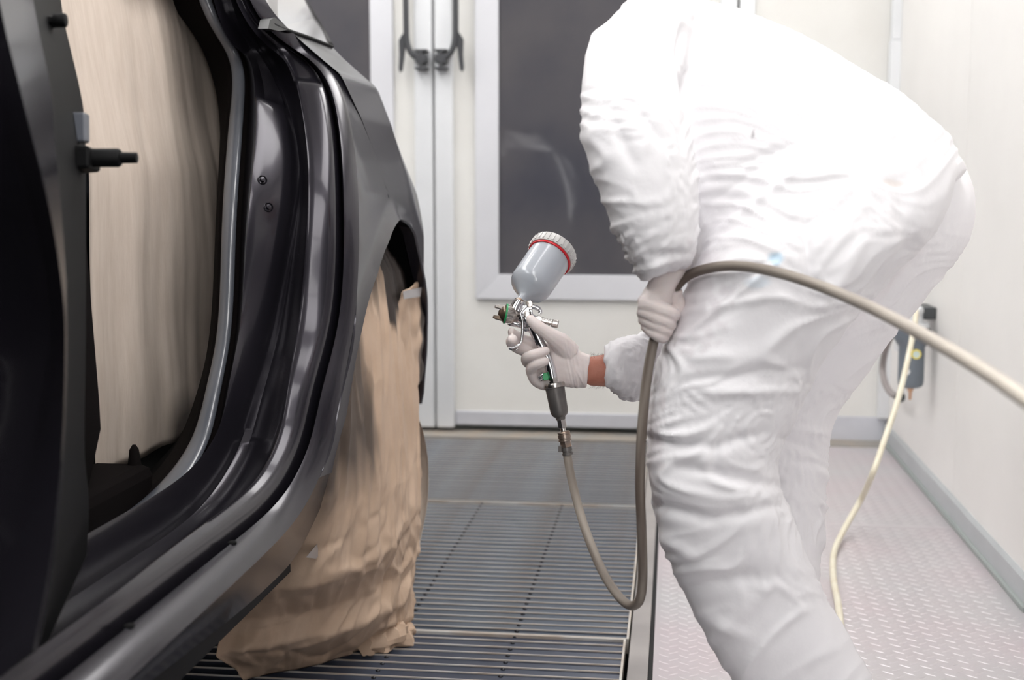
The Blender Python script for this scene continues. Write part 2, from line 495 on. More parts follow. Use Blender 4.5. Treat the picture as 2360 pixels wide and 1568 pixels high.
# tall fill lamp behind the camera, added to brighten the painter's legs
wl = thing('fill_lamp', (0.56, YF + 0.05, 0.45), 'added tall fill lamp on the dark near end wall of the booth, out of view', 'lamp')
f = MB()
for a in ((0.30, 0.45, 0.34, 2.40), (0.78, 0.45, 0.82, 2.40), (0.34, 0.45, 0.78, 0.49), (0.34, 2.36, 0.78, 2.40)):
    f.box((a[0], YF + 0.001, a[1]), (a[2], YF + 0.08, a[3]))
f.build('frame', lamp_frame, wl)
MB().box((0.34, YF + 0.02, 0.49), (0.78, YF + 0.05, 2.36)).build('diffuser', mat('fill_glow', (1, 1, 1), 0.5, emit=LAMP * 1.3, emit_col=LAMP_COLOUR), wl)

# ================================================================ THE CAR
car_paint = mat('car_paint', (0.010, 0.0092, 0.0125), 0.27, spec=0.42, coat=0.32, coat_rough=0.10)
car_paint.node_tree.nodes['Principled BSDF'].inputs['Specular Tint'].default_value = (0.92, 0.86, 1.0, 1)
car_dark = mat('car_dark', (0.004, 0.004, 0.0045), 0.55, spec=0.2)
car_liner = mat('car_liner', (0.006, 0.0045, 0.0045), 0.85, spec=0.1)
car_glass = mat('car_glass', (0.22, 0.215, 0.22), 0.12, spec=0.8, coat=0.2, coat_rough=0.05)
seal_grey = mat('seal_grey', (0.13, 0.14, 0.165), 0.3, spec=0.8, coat=0.6)
paper_brown = mat('paper_brown', (0.50, 0.37, 0.275), 0.62, noise_scale=14, col2=(0.45, 0.325, 0.235), bump=0.25, bump_scale=90, spec=0.35)
paper_pale = mat('paper_pale', (0.71, 0.61, 0.525), 0.65, noise_scale=12, col2=(0.65, 0.55, 0.465), stretch=(1, 6, 1), bump=0.2, bump_scale=60, spec=0.3)
tape_clear = mat('tape_clear', (0.27, 0.25, 0.25), 0.25, spec=0.8)

SIDE_Z = [0.2, 0.42, 0.5, 0.6, 0.75, 0.9, 1.0, 1.07, 1.16, 1.238, 1.252, 1.28, 1.32, 1.37, 1.5, 1.75]
SIDE_X = [-.68, -.625, -.610, -.603, -.600, -.600, -.611, -.629, -.660, -.694, -.703, -.738, -.785, -.835, -.89, -.99]
def side_x(z): return float(np.interp(z, SIDE_Z, SIDE_X))
def skin(u, v, dx):
    """point of the pixel ray on the car's side surface moved dx inboard"""
    x = -0.6 + dx
    for _ in range(12):
        p = on_x(u, v, x); x = 0.5 * x + 0.5 * (side_x(p[2]) + dx)
    return on_x(u, v, x)

RAIL = {
 'A': [(540, -190), (572, -90), (600, -15), (620, 28), (645, 58), (668, 73), (690, 85), (711, 104), (743, 133), (767, 157), (784, 174), (791, 194), (797, 218), (804, 254), (813, 303), (820, 351), (825, 420), (828, 500), (827, 600), (822, 700), (812, 790), (800, 850), (786, 900), (776, 948), (772, 989), (761, 1043), (736, 1104), (697, 1187), (663, 1225), (599, 1289), (520, 1362), (480, 1400), (383, 1488), (307, 1558), (150, 1700), (-100, 1925)],
 'B': [(520, -190), (556, -80), (585, 10), (608, 52), (630, 76), (650, 91), (670, 104), (702, 131), (731, 165), (753, 189), (761, 211), (769, 254), (779, 303), (786, 351), (792, 450), (795, 550), (794, 620), (789, 700), (780, 780), (763, 840), (746, 900), (737, 935), (728, 964), (717, 1027), (698, 1091), (676, 1149), (647, 1196), (583, 1251), (504, 1318), (440, 1372), (383, 1420), (298, 1492), (226, 1552), (50, 1700), (-180, 1890)],
 'C': [(500, -190), (535, -80), (562, 0), (580, 35), (598, 62), (612, 82), (628, 112), (650, 158), (672, 205), (684, 240), (698, 285), (708, 325), (712, 365), (710, 430), (706, 500), (699, 590), (690, 680), (680, 760), (670, 840), (660, 900), (650, 964), (636, 1012), (622, 1059), (603, 1100), (577, 1134), (536, 1163), (480, 1207), (383, 1280), (256, 1388), (128, 1492), (40, 1562), (-100, 1672), (-300, 1830)],
 'D': [(478, -190), (515, -80), (547, 0), (566, 80), (585, 136), (619, 187), (653, 237), (673, 269), (685, 298), (691, 339), (692, 390), (682, 460), (668, 535), (658, 612), (643, 690), (628, 760), (610, 840), (594, 900), (577, 957), (552, 1027), (526, 1082), (497, 1132), (465, 1168), (383, 1234), (298, 1290), (239, 1328), (100, 1420), (0, 1490), (-150, 1600), (-400, 1790)],
 'E': [(455, -190), (493, -80), (526, 0), (540, 60), (555, 120), (570, 180), (588, 235), (598, 272), (596, 310), (582, 363), (573, 415), (567, 485), (564, 560), (559, 640), (553, 720), (546, 800), (529, 900), (513, 964), (488, 1027), (465, 1072), (440, 1108), (405, 1145), (340, 1190), (277, 1230), (204, 1279), (50, 1385), (-150, 1520), (-400, 1690)],
 'F': [(400, -190), (450, -80), (492, 0), (512, 50), (532, 100), (539, 140), (539, 180), (537, 230), (534, 291), (531, 363), (527, 430), (525, 500), (522, 600), (517, 700), (510, 800), (494, 900), (478, 973), (459, 1027), (440, 1063), (417, 1095), (383, 1132), (330, 1175), (250, 1230), (150, 1298), (0, 1395), (-200, 1530), (-430, 1685)],
 'G': [(375, -190), (425, -80), (468, 0), (490, 50), (510, 100), (519, 140), (521, 180), (520, 230), (518, 291), (515, 363), (511, 430), (508, 500), (505, 600), (500, 700), (493, 800), (478, 900), (461, 973), (442, 1027), (423, 1060), (400, 1090), (368, 1125), (320, 1164), (245, 1215), (140, 1285), (0, 1375), (-200, 1510), (-430, 1660)],
 'H': [(300, -190), (352, -80), (398, 0), (430, 50), (460, 110), (482, 170), (498, 240), (506, 310), (506, 400), (503, 480), (500, 540), (497, 620), (492, 700), (484, 800), (470, 890), (452, 965), (432, 1020), (412, 1054), (390, 1082), (358, 1115), (310, 1155), (235, 1205), (130, 1275), (-10, 1365), (-200, 1500), (-430, 1650)],
}
def fair(a, n):                                     # smoothing along a rail, ends kept straight
    a = np.array(a, float)
    for _ in range(n):
        e0, e1 = 2 * a[0] - a[1], 2 * a[-1] - a[-2]
        p = np.concatenate([[e0], a, [e1]])
        a = 0.5 * a + 0.25 * (p[:-2] + p[2:])
    return a
NR = 200
rails = {k: np.array([q[:2] for q in catmull([(a, b, 0) for a, b in pts], 10)]) for k, pts in RAIL.items()}
railA = resample(rails['A'], NR)
edgeA = fair([skin(u, v, 0.0) for u, v in railA], 40)     # outer edge of the opening in space
tan = np.gradient(edgeA[:, 1:], axis=0); tan /= np.linalg.norm(tan, axis=1, keepdims=True)
nor = fair(np.stack([tan[:, 1], -tan[:, 0]], 1), 70)      # in the side plane, towards the opening
nor /= np.linalg.norm(nor, axis=1, keepdims=True)
if ((np.array([1.9, 0.95]) - edgeA[NR // 2, 1:]) @ nor[NR // 2]) < 0: nor = -nor
NRAIL = {'A': 0.0, 'B': -.012, 'C': .055, 'D': .004, 'E': .068, 'F': .024, 'G': -.02, 'H': -.07}
def sec_pt(i, n, dx):
    return np.array([edgeA[i, 0] + dx, edgeA[i, 1] + n * nor[i, 0], edgeA[i, 2] + n * nor[i, 1]])
DXR = {'A': np.zeros(NR)}
scan = np.linspace(0.03, -0.56, 180)
for k in 'BCDEFGH':
    vals = []
    for i in range(NR):
        pts = np.array([sec_pt(i, NRAIL[k], dx) for dx in scan])
        d = pts - CAM; zc = d @ FW
        uv = np.stack([1180 + FPX * (d @ RT) / zc, 784 - FPX * (d @ UP) / zc], 1)
        D2 = ((uv[:, None, :] - rails[k][None, ::2, :]) ** 2).sum(2).min(1)
        vals.append(scan[int(np.argmin(D2))])
    vals = np.array(vals)
    med = np.array([np.median(vals[max(0, i - 7):i + 8]) for i in range(NR)])
    DXR[k] = fair(med, 80)
prev = 'A'
for k in 'BCDEFGH':                                       # keep the steps in order
    DXR[k] = fair(np.minimum(DXR[k], DXR[prev] - 0.012), 20); prev = k
def sec_row(a, b, t, n):
    """row of the opening between rails a and b, raised n from the outer edge's plane"""
    dx = DXR[a] * (1 - t) + DXR[b] * t
    n = np.full(NR, n) if np.isscalar(n) else n
    return [sec_pt(i, n[i], dx[i]) for i in range(NR)]
# profile of the opening: rail, rail, share, offset
PROFILE = [('A', 'A', 0, 0.0), ('A', 'B', .12, .008), ('A', 'B', .45, .023), ('A', 'B', .72, .029), ('A', 'B', .86, .021), ('A', 'B', 1, -.012),
           ('B', 'C', .035, .006), ('B', 'C', .07, .034), ('B', 'C', .14, .045), ('B', 'C', .3, .052), ('B', 'C', .5, .056), ('B', 'C', .7, .060), ('B', 'C', .84, .0625), ('B', 'C', .93, .062), ('B', 'C', 1, .055),
           ('C', 'D', .15, .040), ('C', 'D', .35, .020), ('C', 'D', .62, .002), ('C', 'D', .86, -.004), ('C', 'D', 1, .004),
           ('D', 'E', .05, .018), ('D', 'E', .12, .029), ('D', 'E', .28, .041), ('D', 'E', .5, .053), ('D', 'E', .7, .063), ('D', 'E', .86, .071), ('D', 'E', .94, .0735), ('D', 'E', 1, .068),
           ('E', 'F', .15, .052), ('E', 'F', .35, .030), ('E', 'F', .62, .006)]
CARBASE = (-1.5, 1.4, 0.0)
car = thing('car', CARBASE, 'black car with open door frame, interior and rear wheel masked with paper', 'car')

vA = fair(railA[:, 1], 4)
def recess(v0, w): return 1 / (1 + np.exp(-(v0 - vA) / w))
rows = []
for a, b, t, n in PROFILE:
    n = np.full(NR, n)
    if a == 'D' and .04 < t < .97:                      # inner face ends in a ledge, hollow above it
        n = n - (n + 0.004) * recess(255, 6)
    if a == 'B' and .1 < t < .97:                       # outer face the same
        n = n - 0.55 * n * recess(212, 6)
    rows.append(sec_row(a, b, t, n))
jamb = MB().grid(rows).build('door_jamb', car_paint, car, smooth=True, angle=50)
jamb['label'] = 'stepped glossy black door opening'
# ledges of the two jamb faces: raised top edge of the inner face
seal_rows = []
r1, r2 = sec_row('E', 'F', .72, .020), sec_row('F', 'G', .5, .012)
for i in range(NR):
    p, q = r1[i], r2[i]
    c = (p + q) / 2; d = q - p; w = np.linalg.norm(d) / 2; d = d / (2 * w)
    n = np.array([0.0, nor[i, 0], nor[i, 1]]); n = n - d * (n @ d); n /= np.linalg.norm(n)
    seal_rows.append([c + w * math.cos(a) * d + 0.010 * math.sin(a) * n for a in np.linspace(0, 2 * math.pi, 12, endpoint=False)])
MB().grid(seal_rows, closed=True, caps=True).build('door_seal', seal_grey, jamb, smooth=True, angle=60)
inner = [sec_row(*q) for q in (('E', 'F', .62, .004), ('F', 'G', .8, .004), ('F', 'G', 1, -.006), ('G', 'H', .6, -.03), ('G', 'H', 1, -.07))]
inner.append([np.array(p) + np.array([-.07, .22, 0]) for p in inner[-1]])
MB().grid(inner).build('inner_trim', car_liner, car, smooth=True, angle=60)
# two screws on the inner face
grid_ = np.array(rows)
gu, gv, _ = project(grid_.reshape(-1, 3)); gu = gu.reshape(grid_.shape[:2]); gv = gv.reshape(grid_.shape[:2])
def on_jamb(u, v):
    """point and normal of the opening's surface nearest to a picture position"""
    i, j = np.unravel_index(int(np.argmin((gu - u) ** 2 + (gv - v) ** 2)), gu.shape)
    i = min(max(i, 1), len(rows) - 2); j = min(max(j, 1), NR - 2)
    n = np.cross(grid_[i + 1, j] - grid_[i - 1, j], grid_[i, j + 1] - grid_[i, j - 1]); n /= np.linalg.norm(n)
    return grid_[i, j], (n if n @ (CAM - grid_[i, j]) > 0 else -n)
for (u, v) in ((614, 418), (612, 471)):
    c, n = on_jamb(u, v)
    s = MB(); s.lathe(c - n * 0.002, n, [(0, .0095), (.004, .0095), (.005, .0080), (.0042, .0072), (.0022, .0066), (.0022, .0050), (.0062, .0046), (.0068, .0012)], 20)
    s.build('screw', car_paint, jamb, smooth=True, angle=35)
# drain plugs on the sill
for (u, v) in ((536, 1243), (300, 1442)):
    c, n = on_jamb(u, v)
    s = MB(); s.lathe(c - n * .002, n, [(0, .007), (.003, .007), (.004, .005), (.004, .001)], 14)
    s.build('plug', car_dark, jamb, smooth=True, angle=35)

# quarter panel: polar sheet around the wheel arch
WC = np.array([2.80, 0.50]); WR = 0.45
kA = [i for i in range(NR) if 74 < railA[i][1] < 1115]
out = [(p[1], p[2], p) for p in (edgeA[i] for i in kA)][::-1]     # bottom to top
top_end = skin(765, 107, 0.0)
belt = [skin(665 + 100 * t, 71 + 36 * t, -0.002) for t in np.linspace(0.10, 1, 14)]
REAR = [(3.45, 1.352), (3.62, 1.30), (3.70, 1.2), (3.74, 1.0), (3.72, 0.8), (3.66, 0.62), (3.5, 0.5), (3.28, 0.46)]
REAR = [tuple(q) for q in resample(catmull([(a, b, 0) for a, b in REAR], 6), 60)[:, :2]]
def rear_x(Y): return -0.97 * max(0, Y - 3.0) ** 2 if Y < 3.55 else -0.97 * 0.55 ** 2 - 1.4 * (Y - 3.55)
qp = [(e[0], e[1], e[2]) for e in out] + [(p[1], p[2], p) for p in belt] + [(a, b, None) for a, b in REAR]
NRAD = 44
ARCH_T = [-60, -20, 20, 50, 66, 80, 95, 113, 130, 152, 162, 170, 177, 186, 200]
ARCH_R = [.37, .36, .345, .362, .402, .432, .446, .438, .442, .487, .512, .541, .600, .66, .70]
def arch_r(th): return float(np.interp((math.degrees(th) + 90) % 360 - 90, ARCH_T, ARCH_R))
frows = []
for (Y, Z, P) in qp:
    d = np.array([Y, Z]) - WC; R = np.linalg.norm(d); th = math.atan2(d[1], d[0])
    wr_ = arch_r(th)
    row = []
    for j in range(NRAD + 1):
        t = j / NRAD; r = R + (wr_ - R) * t
        y = WC[0] + r * math.cos(th); z = WC[1] + r * math.sin(th)
        x = side_x(z) + rear_x(y)
        e = max(0.0, 1 - (r - wr_) / 0.05)
        x += 0.010 * e * e
        if P is not None and j == 0:
            row.append(np.array(P)); continue
        if P is not None:
            x += (P[0] - side_x(P[2])) * (1 - t) ** 6
        row.append(np.array([x, y, z]))
    last = row[-1]
    row.append(last + np.array([-0.004, 0, 0]) + 0.003 * np.array([0, -math.cos(th), -math.sin(th)]))
    row.append(last + np.array([-0.030, 0, 0]))
    frows.append(row)
MB().grid(frows).build('quarter_panel', car_paint, car, smooth=True, angle=40)
# wheel house behind the arch
wh = []
for th in np.linspace(math.radians(138), math.radians(5), 40):
    a = arch_r(th) * 1.02
    wh.append([np.array([x, WC[0] + (a + e) * math.cos(th), WC[1] + (a + e) * math.sin(th)]) for x, e in ((-.625, 0), (-.66, .01), (-.74, .02), (-.80, .02))])
MB().grid(wh).build('wheel_house', car_dark, car, smooth=True)
# rocker panel under the door opening
RK = [(772, 1085), (758, 1125), (725, 1200), (680, 1285), (620, 1350), (540, 1420), (400, 1530), (300, 1610), (100, 1780), (-150, 2000)]
rk = resample(catmull([(a, b, 0) for a, b in RK], 6), 90)[:, :2]
ka = [i for i in range(NR) if railA[i][1] >= 1060]
ea = resample([edgeA[i] for i in ka], 90)
lower = [skin(u, v, -0.028) for u, v in rk]
MB().grid([list(ea), [0.75 * np.array(a) + 0.25 * np.array(b) + np.array([-.003, 0, 0]) for a, b in zip(ea, lower)], [0.4 * np.array(a) + 0.6 * np.array(b) + np.array([-.006, 0, 0]) for a, b in zip(ea, lower)],
           lower, [p + np.array([-.10 * min(1, max(0, (i - 30) / 12)), 0, -.02 * min(1, max(0, (i - 30) / 12))]) for i, p in enumerate(lower)]]).build('rocker_panel', car_paint, car, smooth=True, angle=60)

# rear side window with its seal
g = [skin(640, 62, -.004), skin(765, 106, -.004), skin(728, 42, -.03), skin(698, -10, -.06), skin(640, -120, -.12), skin(560, -150, -.16), skin(598, -8, -.03)]
G0 = np.array(g)
pane = MB().prism([p for p in G0], (-0.006, 0, 0.0)).build('side_window', car_glass, car)
pane['label'] = 'grey reflecting rear side window'
MB().tube(resample(catmull([skin(633, 58, .002), skin(665, 70, .002), skin(715, 87, .002), skin(766, 107, .002)], 5), 16), 0.0035, 8).build('window_seal', car_dark, pane, smooth=True)
MB().tube(resample(catmull([skin(766, 107, .0), skin(745, 68, -.014), skin(728, 40, -.028), skin(698, -12, -.058), skin(640, -122, -.118)], 5), 20), 0.004, 8).build('window_trim', car_dark, pane, smooth=True)
# black rubber corner and pillar blade between window and jamb
corner = [skin(618, 66, .004), skin(622, 46, .004), skin(634, 40, .002), skin(668, 68, .004), skin(645, 72, .006)]
MB().prism(corner, (-0.02, 0, 0)).build('window_corner', car_dark, car)

# B-pillar at the front of the opening
BP = {0: ([(-70, -40), (-45, 150), (0, 300), (60, 470), (105, 640), (112, 780), (92, 900), (55, 1060), (15, 1240), (-40, 1450), (-90, 1640)], -.11),
      1: ([(-10, -40), (15, 80), (40, 180), (72, 310), (105, 440), (132, 580), (148, 720), (149, 850), (144, 1000), (132, 1150), (108, 1330), (75, 1500)], -.052),
      2: ([(70, -40), (84, 40), (98, 110), (118, 214), (127, 330), (138, 450), (150, 600), (155, 720), (155, 850), (150, 1000), (140, 1150), (120, 1330), (90, 1500)], -.090),
      3: ([(84, -40), (96, 40), (110, 110), (126, 214), (134, 330), (145, 450), (156, 600), (160, 720), (160, 850), (156, 1000), (150, 1150), (135, 1320), (110, 1480)], -.120),
      4: ([(135, -40), (146, 40), (162, 110), (184, 205), (196, 290), (198, 450), (198, 600), (198, 720), (197, 850), (195, 980), (196, 1060), (205, 1160), (200, 1280)], -.190)}
brow = []
for k in range(5):
    pts, dx = BP[k]
    P = resample(catmull([(a, b, 0) for a, b in pts], 6), 60)[:, :2]
    brow.append([skin(u, v, dx) for u, v in P])
sub = [[np.array(p) + np.array([-.10, 0.02, 0]) for p in brow[0]]]
for i in range(2):
    for t in (0, .33, .66):
        sub.append([np.array(a) * (1 - t) + np.array(b) * t for a, b in zip(brow[i], brow[i + 1])])
sub.append(brow[2])
MB().grid([brow[2], brow[3], brow[4], [np.array(p) + np.array([-.05, -.10, 0]) for p in brow[4]]]).build('pillar_shaded_side', car_dark, car, smooth=True, angle=60)  # inner side of the painted pillar; its shade is put in as darker material
MB().grid(sub).build('pillar', car_paint, car, smooth=True, angle=60)['label'] = 'black centre pillar'
# reinforcing plate and door striker on the pillar
d0 = 1.72
P = lambda u, v, dd=0.0: at(u, v, d0 + dd)
MB().prism([P(126, 258), P(196, 258), P(197, 326), P(128, 326)], tuple(FW * 0.02)).build('pillar_plate', seal_grey, car, bevel=0.003)
st = MB().prism([P(88, 322, -.03), P(120, 330, -.03), P(205, 336, -.03), P(205, 386, -.03), P(130, 392, -.03), P(96, 372, -.03)], tuple(FW * 0.05)).build('striker', car_dark, car, bevel=0.004)
MB().lathe(P(195, 364, -.01), P(285, 364, -.01) - P(195, 364, -.01), [(0, .0125), (.045, .0125), (.048, .011), (.049, .0075), (.070, .0072), (.071, .004)], 16).build('striker_pin', car_dark, st, smooth=True, angle=40)
ck = MB().prism([P(86, 34, -.02), P(138, 38, -.02), P(140, 52, -.02), P(90, 54, -.02)], tuple(FW * 0.03)).build('hinge_bracket', car_dark, car, bevel=0.003)
MB().lathe(P(125, 46, -.02), P(150, 46, -.02) - P(125, 46, -.02), [(0, .008), (.012, .0095), (.016, .008), (.017, .003)], 14).build('bracket_bolt', car_dark, ck, smooth=True, angle=40)

# dark interior: sill trim, floor, seat base, roof, far side, closed front half
MB().box((-1.02, 1.0, 0.40), (-.90, 2.12, 0.53)).build('sill_trim', car_liner, car, bevel=0.02)
pr = on_x(310, 1062, -.93)
MB().lathe((pr[0], pr[1], pr[2] - 0.03), (0, 0, 1), [(0, .013), (.02, .012), (.05, .008), (.058, .003)], 12).build('belt_anchor', car_liner, car, smooth=True)
MB().box((-2.40, -0.6, 0.30), (-.70, 2.25, 0.42)).build('underbody', car_dark, car)
MB().box((-2.40, 2.25, 0.36), (-.98, 3.35, 0.44)).build('boot_floor', car_dark, car)
MB().box((-2.42, 0.45, 1.49), (-.93, 3.0, 1.56)).build('roof', car_paint, car, bevel=0.03)
MB().box((-2.50, -0.8, 0.30), (-2.42, 3.5, 1.50)).build('far_side', car_paint, car, bevel=0.03)
MB().prism([(-.99, 3.72, 0.5), (-.885, 3.70, 1.2), (-1.00, 3.05, 1.50), (-2.4, 3.05, 1.50), (-2.45, 3.72, 1.2), (-2.42, 3.72, 0.5)], (0, 0.03, 0)).build('tailgate', car_paint, car, bevel=0.01)
side = []
for y in np.linspace(-0.9, 0.05, 12):
    bul = -0.10 * max(0, (-y - 0.2) / 0.7) ** 2
    side.append([np.array([side_x(z) + bul, y, z]) for z in np.linspace(0.36, 1.16, 20)])
MB().grid(side).build('front_wing', car_paint, car, smooth=True)
seat = []
for z, y0s, y1s, x0s in ((0.42, 1.05, 1.95, -.95), (0.62, 1.02, 2.0, -.92), (0.66, 1.30, 2.02, -.93), (1.0, 1.45, 2.07, -.97), (1.3, 1.55, 2.08, -1.04), (1.44, 1.70, 2.06, -1.12)):
    seat.append([np.array([x, y, z]) for x, y in ((x0s, y0s + .04), (x0s - .03, y0s), (-1.55, y0s), (-1.55, y1s), (x0s - .03, y1s), (x0s, y1s - .05))])
MB().grid(seat, closed=True, caps=True).build('front_seat', car_liner, car, smooth=True, angle=50)
MB().box((-2.42, -0.95, 0.42), (-.72, -0.2, 1.10)).build('bonnet', car_paint, car, bevel=0.06)
MB().prism([(-.83, -0.2, 1.14), (-.96, 0.5, 1.50), (-2.4, 0.5, 1.50), (-2.42, -0.2, 1.14)], (0, -0.01, 0.01)).build('windscreen', car_glass, car)

# ---------------------------------------------------------------- masking paper inside the door opening
def paper_colour(o, fn):
    me = o.data
    a = me.color_attributes.new('overspray', 'FLOAT_COLOR', 'POINT')
    off = np.array(o.matrix_world.translation) if o.parent is None else np.array(o.parent.location)
    off = np.array(o.location) if o.parent is None else off
    vals = []
    for v in me.vertices:
        t = fn(np.array(v.co) + off)
        vals.extend((t, t, t, 1.0))
    a.data.foreach_set('color', vals)
def overspray_mat(name, base, dark):
    m = MATS[base].copy(); m.name = name
    nt = m.node_tree; b = nt.nodes['Principled BSDF']
    src = b.inputs['Base Color'].links[0].from_socket
    at_ = nt.nodes.new('ShaderNodeAttribute'); at_.attribute_name = 'overspray'
    mx = nt.nodes.new('ShaderNodeMix'); mx.data_type = 'RGBA'
    nt.links.new(at_.outputs['Fac'], mx.inputs[0])
    nt.links.new(src, mx.inputs[6]); mx.inputs[7].default_value = (*dark, 1)
    nt.links.new(mx.outputs[2], b.inputs['Base Color'])
    MATS[name] = m
    return m
paper_pale_os = overspray_mat('paper_pale_overspray', 'paper_pale', (0.05, 0.04, 0.038))
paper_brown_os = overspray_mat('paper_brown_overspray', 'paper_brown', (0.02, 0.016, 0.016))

ip = MB(); prow = []
for i, z in enumerate(np.linspace(0.50, 1.48, 64)):
    r = []
    for j, y in enumerate(np.linspace(2.10, 3.05, 90)):
        f = 0.012 * noise.noise((y * 9, z * 1.3, 1.7)) + 0.004 * noise.noise((y * 26, z * 3, 5.1)) + 0.010 * noise.noise((y * 3, z * 4, 9))
        x = -1.00 - 0.16 * max(0, z - 1.05) - 0.02 * max(0, y - 2.5) + f
        r.append(np.array([x, y, z]))
    prow.append(r)
ip.grid(prow)
o = ip.build('masking_paper', paper_pale_os, smooth=True, recalc=False)
o.modifiers.new('solid', 'SOLIDIFY').thickness = 0.0004
tag(o, 'pale tan masking paper closing the car interior behind the door opening', 'masking paper', group='masking paper on the car')
def os_in(p):
    u, v, _ = project(p)
    e = 1 - np.clip((497 - u - 30 * noise.noise((u * .02, v * .008, 2))) / 75.0, 0, 1)
    k = np.clip((v - 560) / 260, 0, 1)
    e2 = e * k * (0.55 + 0.45 * noise.noise((u * .03, v * .012, 8)))
    low = np.clip(1 - math.hypot((u - 440) / 75, (v - 1010) / 130), 0, 1) * 1.6
    return float(np.clip(max(e2 ** 1.3, low), 0, 0.9))
paper_colour(o, os_in)

# ---------------------------------------------------------------- masking paper round the rear wheel
LV = [(0.000, [(-.885, 2.62), (-.858, 2.65), (-.76, 2.71), (-.69, 2.80), (-.617, 2.91), (-.65, 2.97), (-.80, 3.00)]),
      (0.045, [(-.885, 2.57), (-.862, 2.59), (-.765, 2.64), (-.675, 2.725), (-.608, 2.88), (-.635, 3.00), (-.80, 3.04)]),
      (0.110, [(-.885, 2.46), (-.860, 2.475), (-.760, 2.53), (-.652, 2.645), (-.606, 2.82), (-.626, 3.03), (-.80, 3.08)]),
      (0.165, [(-.885, 2.50), (-.862, 2.505), (-.775, 2.53), (-.700, 2.585), (-.622, 2.76), (-.620, 3.06), (-.80, 3.13)]),
      (0.250, [(-.885, 2.40), (-.860, 2.405), (-.750, 2.425), (-.662, 2.475), (-.606, 2.70), (-.618, 3.08), (-.80, 3.18)]),
      (0.420, [(-.80, 2.42), (-.775, 2.39), (-.720, 2.375), (-.655, 2.385), (-.610, 2.60), (-.622, 3.10), (-.80, 3.20)]),
      (0.550, [(-.72, 2.52), (-.70, 2.47), (-.675, 2.42), (-.650, 2.385), (-.622, 2.52), (-.628, 3.10), (-.80, 3.20)]),
      (0.700, [(-.72, 2.56), (-.70, 2.51), (-.680, 2.47), (-.662, 2.430), (-.634, 2.56), (-.640, 3.10), (-.80, 3.16)]),
      (0.820, [(-.74, 2.62), (-.72, 2.57), (-.700, 2.54), (-.680, 2.520), (-.650, 2.64), (-.656, 3.06), (-.80, 3.10)]),
      (0.930, [(-.76, 2.72), (-.74, 2.68), (-.720, 2.66), (-.705, 2.660), (-.685, 2.74), (-.690, 2.92), (-.80, 2.98)])]
def fixp(x, y, z):                                  # first estimates refined through the lens
    return tuple(on_z(1555 + x / y * FPX, 447 + (1 - z) / y * FPX, z)[:2])
def fixq(x, y, z): return (x, on_x(1555 + x / y * FPX, 447 + (1 - z) / y * FPX, x)[1])
LV = [(z, [fixp(x, y, z) if z < .3 else fixq(x, y, z) for x, y in pts]) for z, pts in LV]
zz = np.array([l[0] for l in LV])
NS, NZ = 150, 150
lev = np.array([resample(catmull([(a, b, 0) for a, b in l[1]], 10), NS)[:, :2] for l in LV])
wrow = []
for z in np.linspace(0.0, 0.93, NZ):
    r = []
    for j in range(NS):
        s = j / (NS - 1)
        x = np.interp(z, zz, lev[:, j, 0]); y = np.interp(z, zz, lev[:, j, 1])
        # pleats run down from the arch, crumples near the floor
        def rdg(p, k=3.0): return max(0.0, 1 - k * abs(noise.noise(p))) ** 2
        pl = 0.010 * rdg((s * 11, z * 0.8, 3.3)) - 0.007 * rdg((s * 16 + z, z * 0.9, 7.7)) + 0.007 * noise.noise((s * 8, z * 0.7, 1.7))
        lowk = max(0.0, 1 - z / 0.42) ** 0.8
        cr = 0.013 * rdg((s * 5 + z * 6, z * 9 - s * 4, 2.2), 3.5) - 0.012 * rdg((s * 6 - z * 7, z * 8 + s * 3, 6.2), 4) + 0.007 * rdg((s * 14, z * 17, 4.4), 3.5)
        d = pl * (0.25 + 0.75 * min(1, z / 0.3)) * (1.0 if z < 0.85 else 0.6) + lowk * cr + 0.004 * rdg((s * 19, z * 5, 1), 4)
        if z < 0.012: d *= z / 0.012
        r.append(np.array([x + d * 0.8, y - d * 0.7 * (1 - s), z + 0.0012]))
    wrow.append(r)
wp = thing('masking_paper', (-.72, 2.78, 0), 'brown kraft paper wrapped over the rear wheel down to the grate', 'masking paper', group='masking paper on the car')
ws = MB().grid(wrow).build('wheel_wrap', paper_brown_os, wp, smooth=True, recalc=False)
ws.modifiers.new('solid', 'SOLIDIFY').thickness = 0.0004
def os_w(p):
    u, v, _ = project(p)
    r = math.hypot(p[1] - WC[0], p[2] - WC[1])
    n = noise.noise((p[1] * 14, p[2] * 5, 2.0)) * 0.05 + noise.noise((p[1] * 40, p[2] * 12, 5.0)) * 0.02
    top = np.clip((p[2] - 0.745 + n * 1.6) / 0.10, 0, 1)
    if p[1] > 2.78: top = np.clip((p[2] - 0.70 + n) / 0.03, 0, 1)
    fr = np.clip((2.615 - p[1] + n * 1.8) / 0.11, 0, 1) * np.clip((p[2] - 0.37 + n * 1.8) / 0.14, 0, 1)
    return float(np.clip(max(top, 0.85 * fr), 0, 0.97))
paper_colour(ws, os_w)
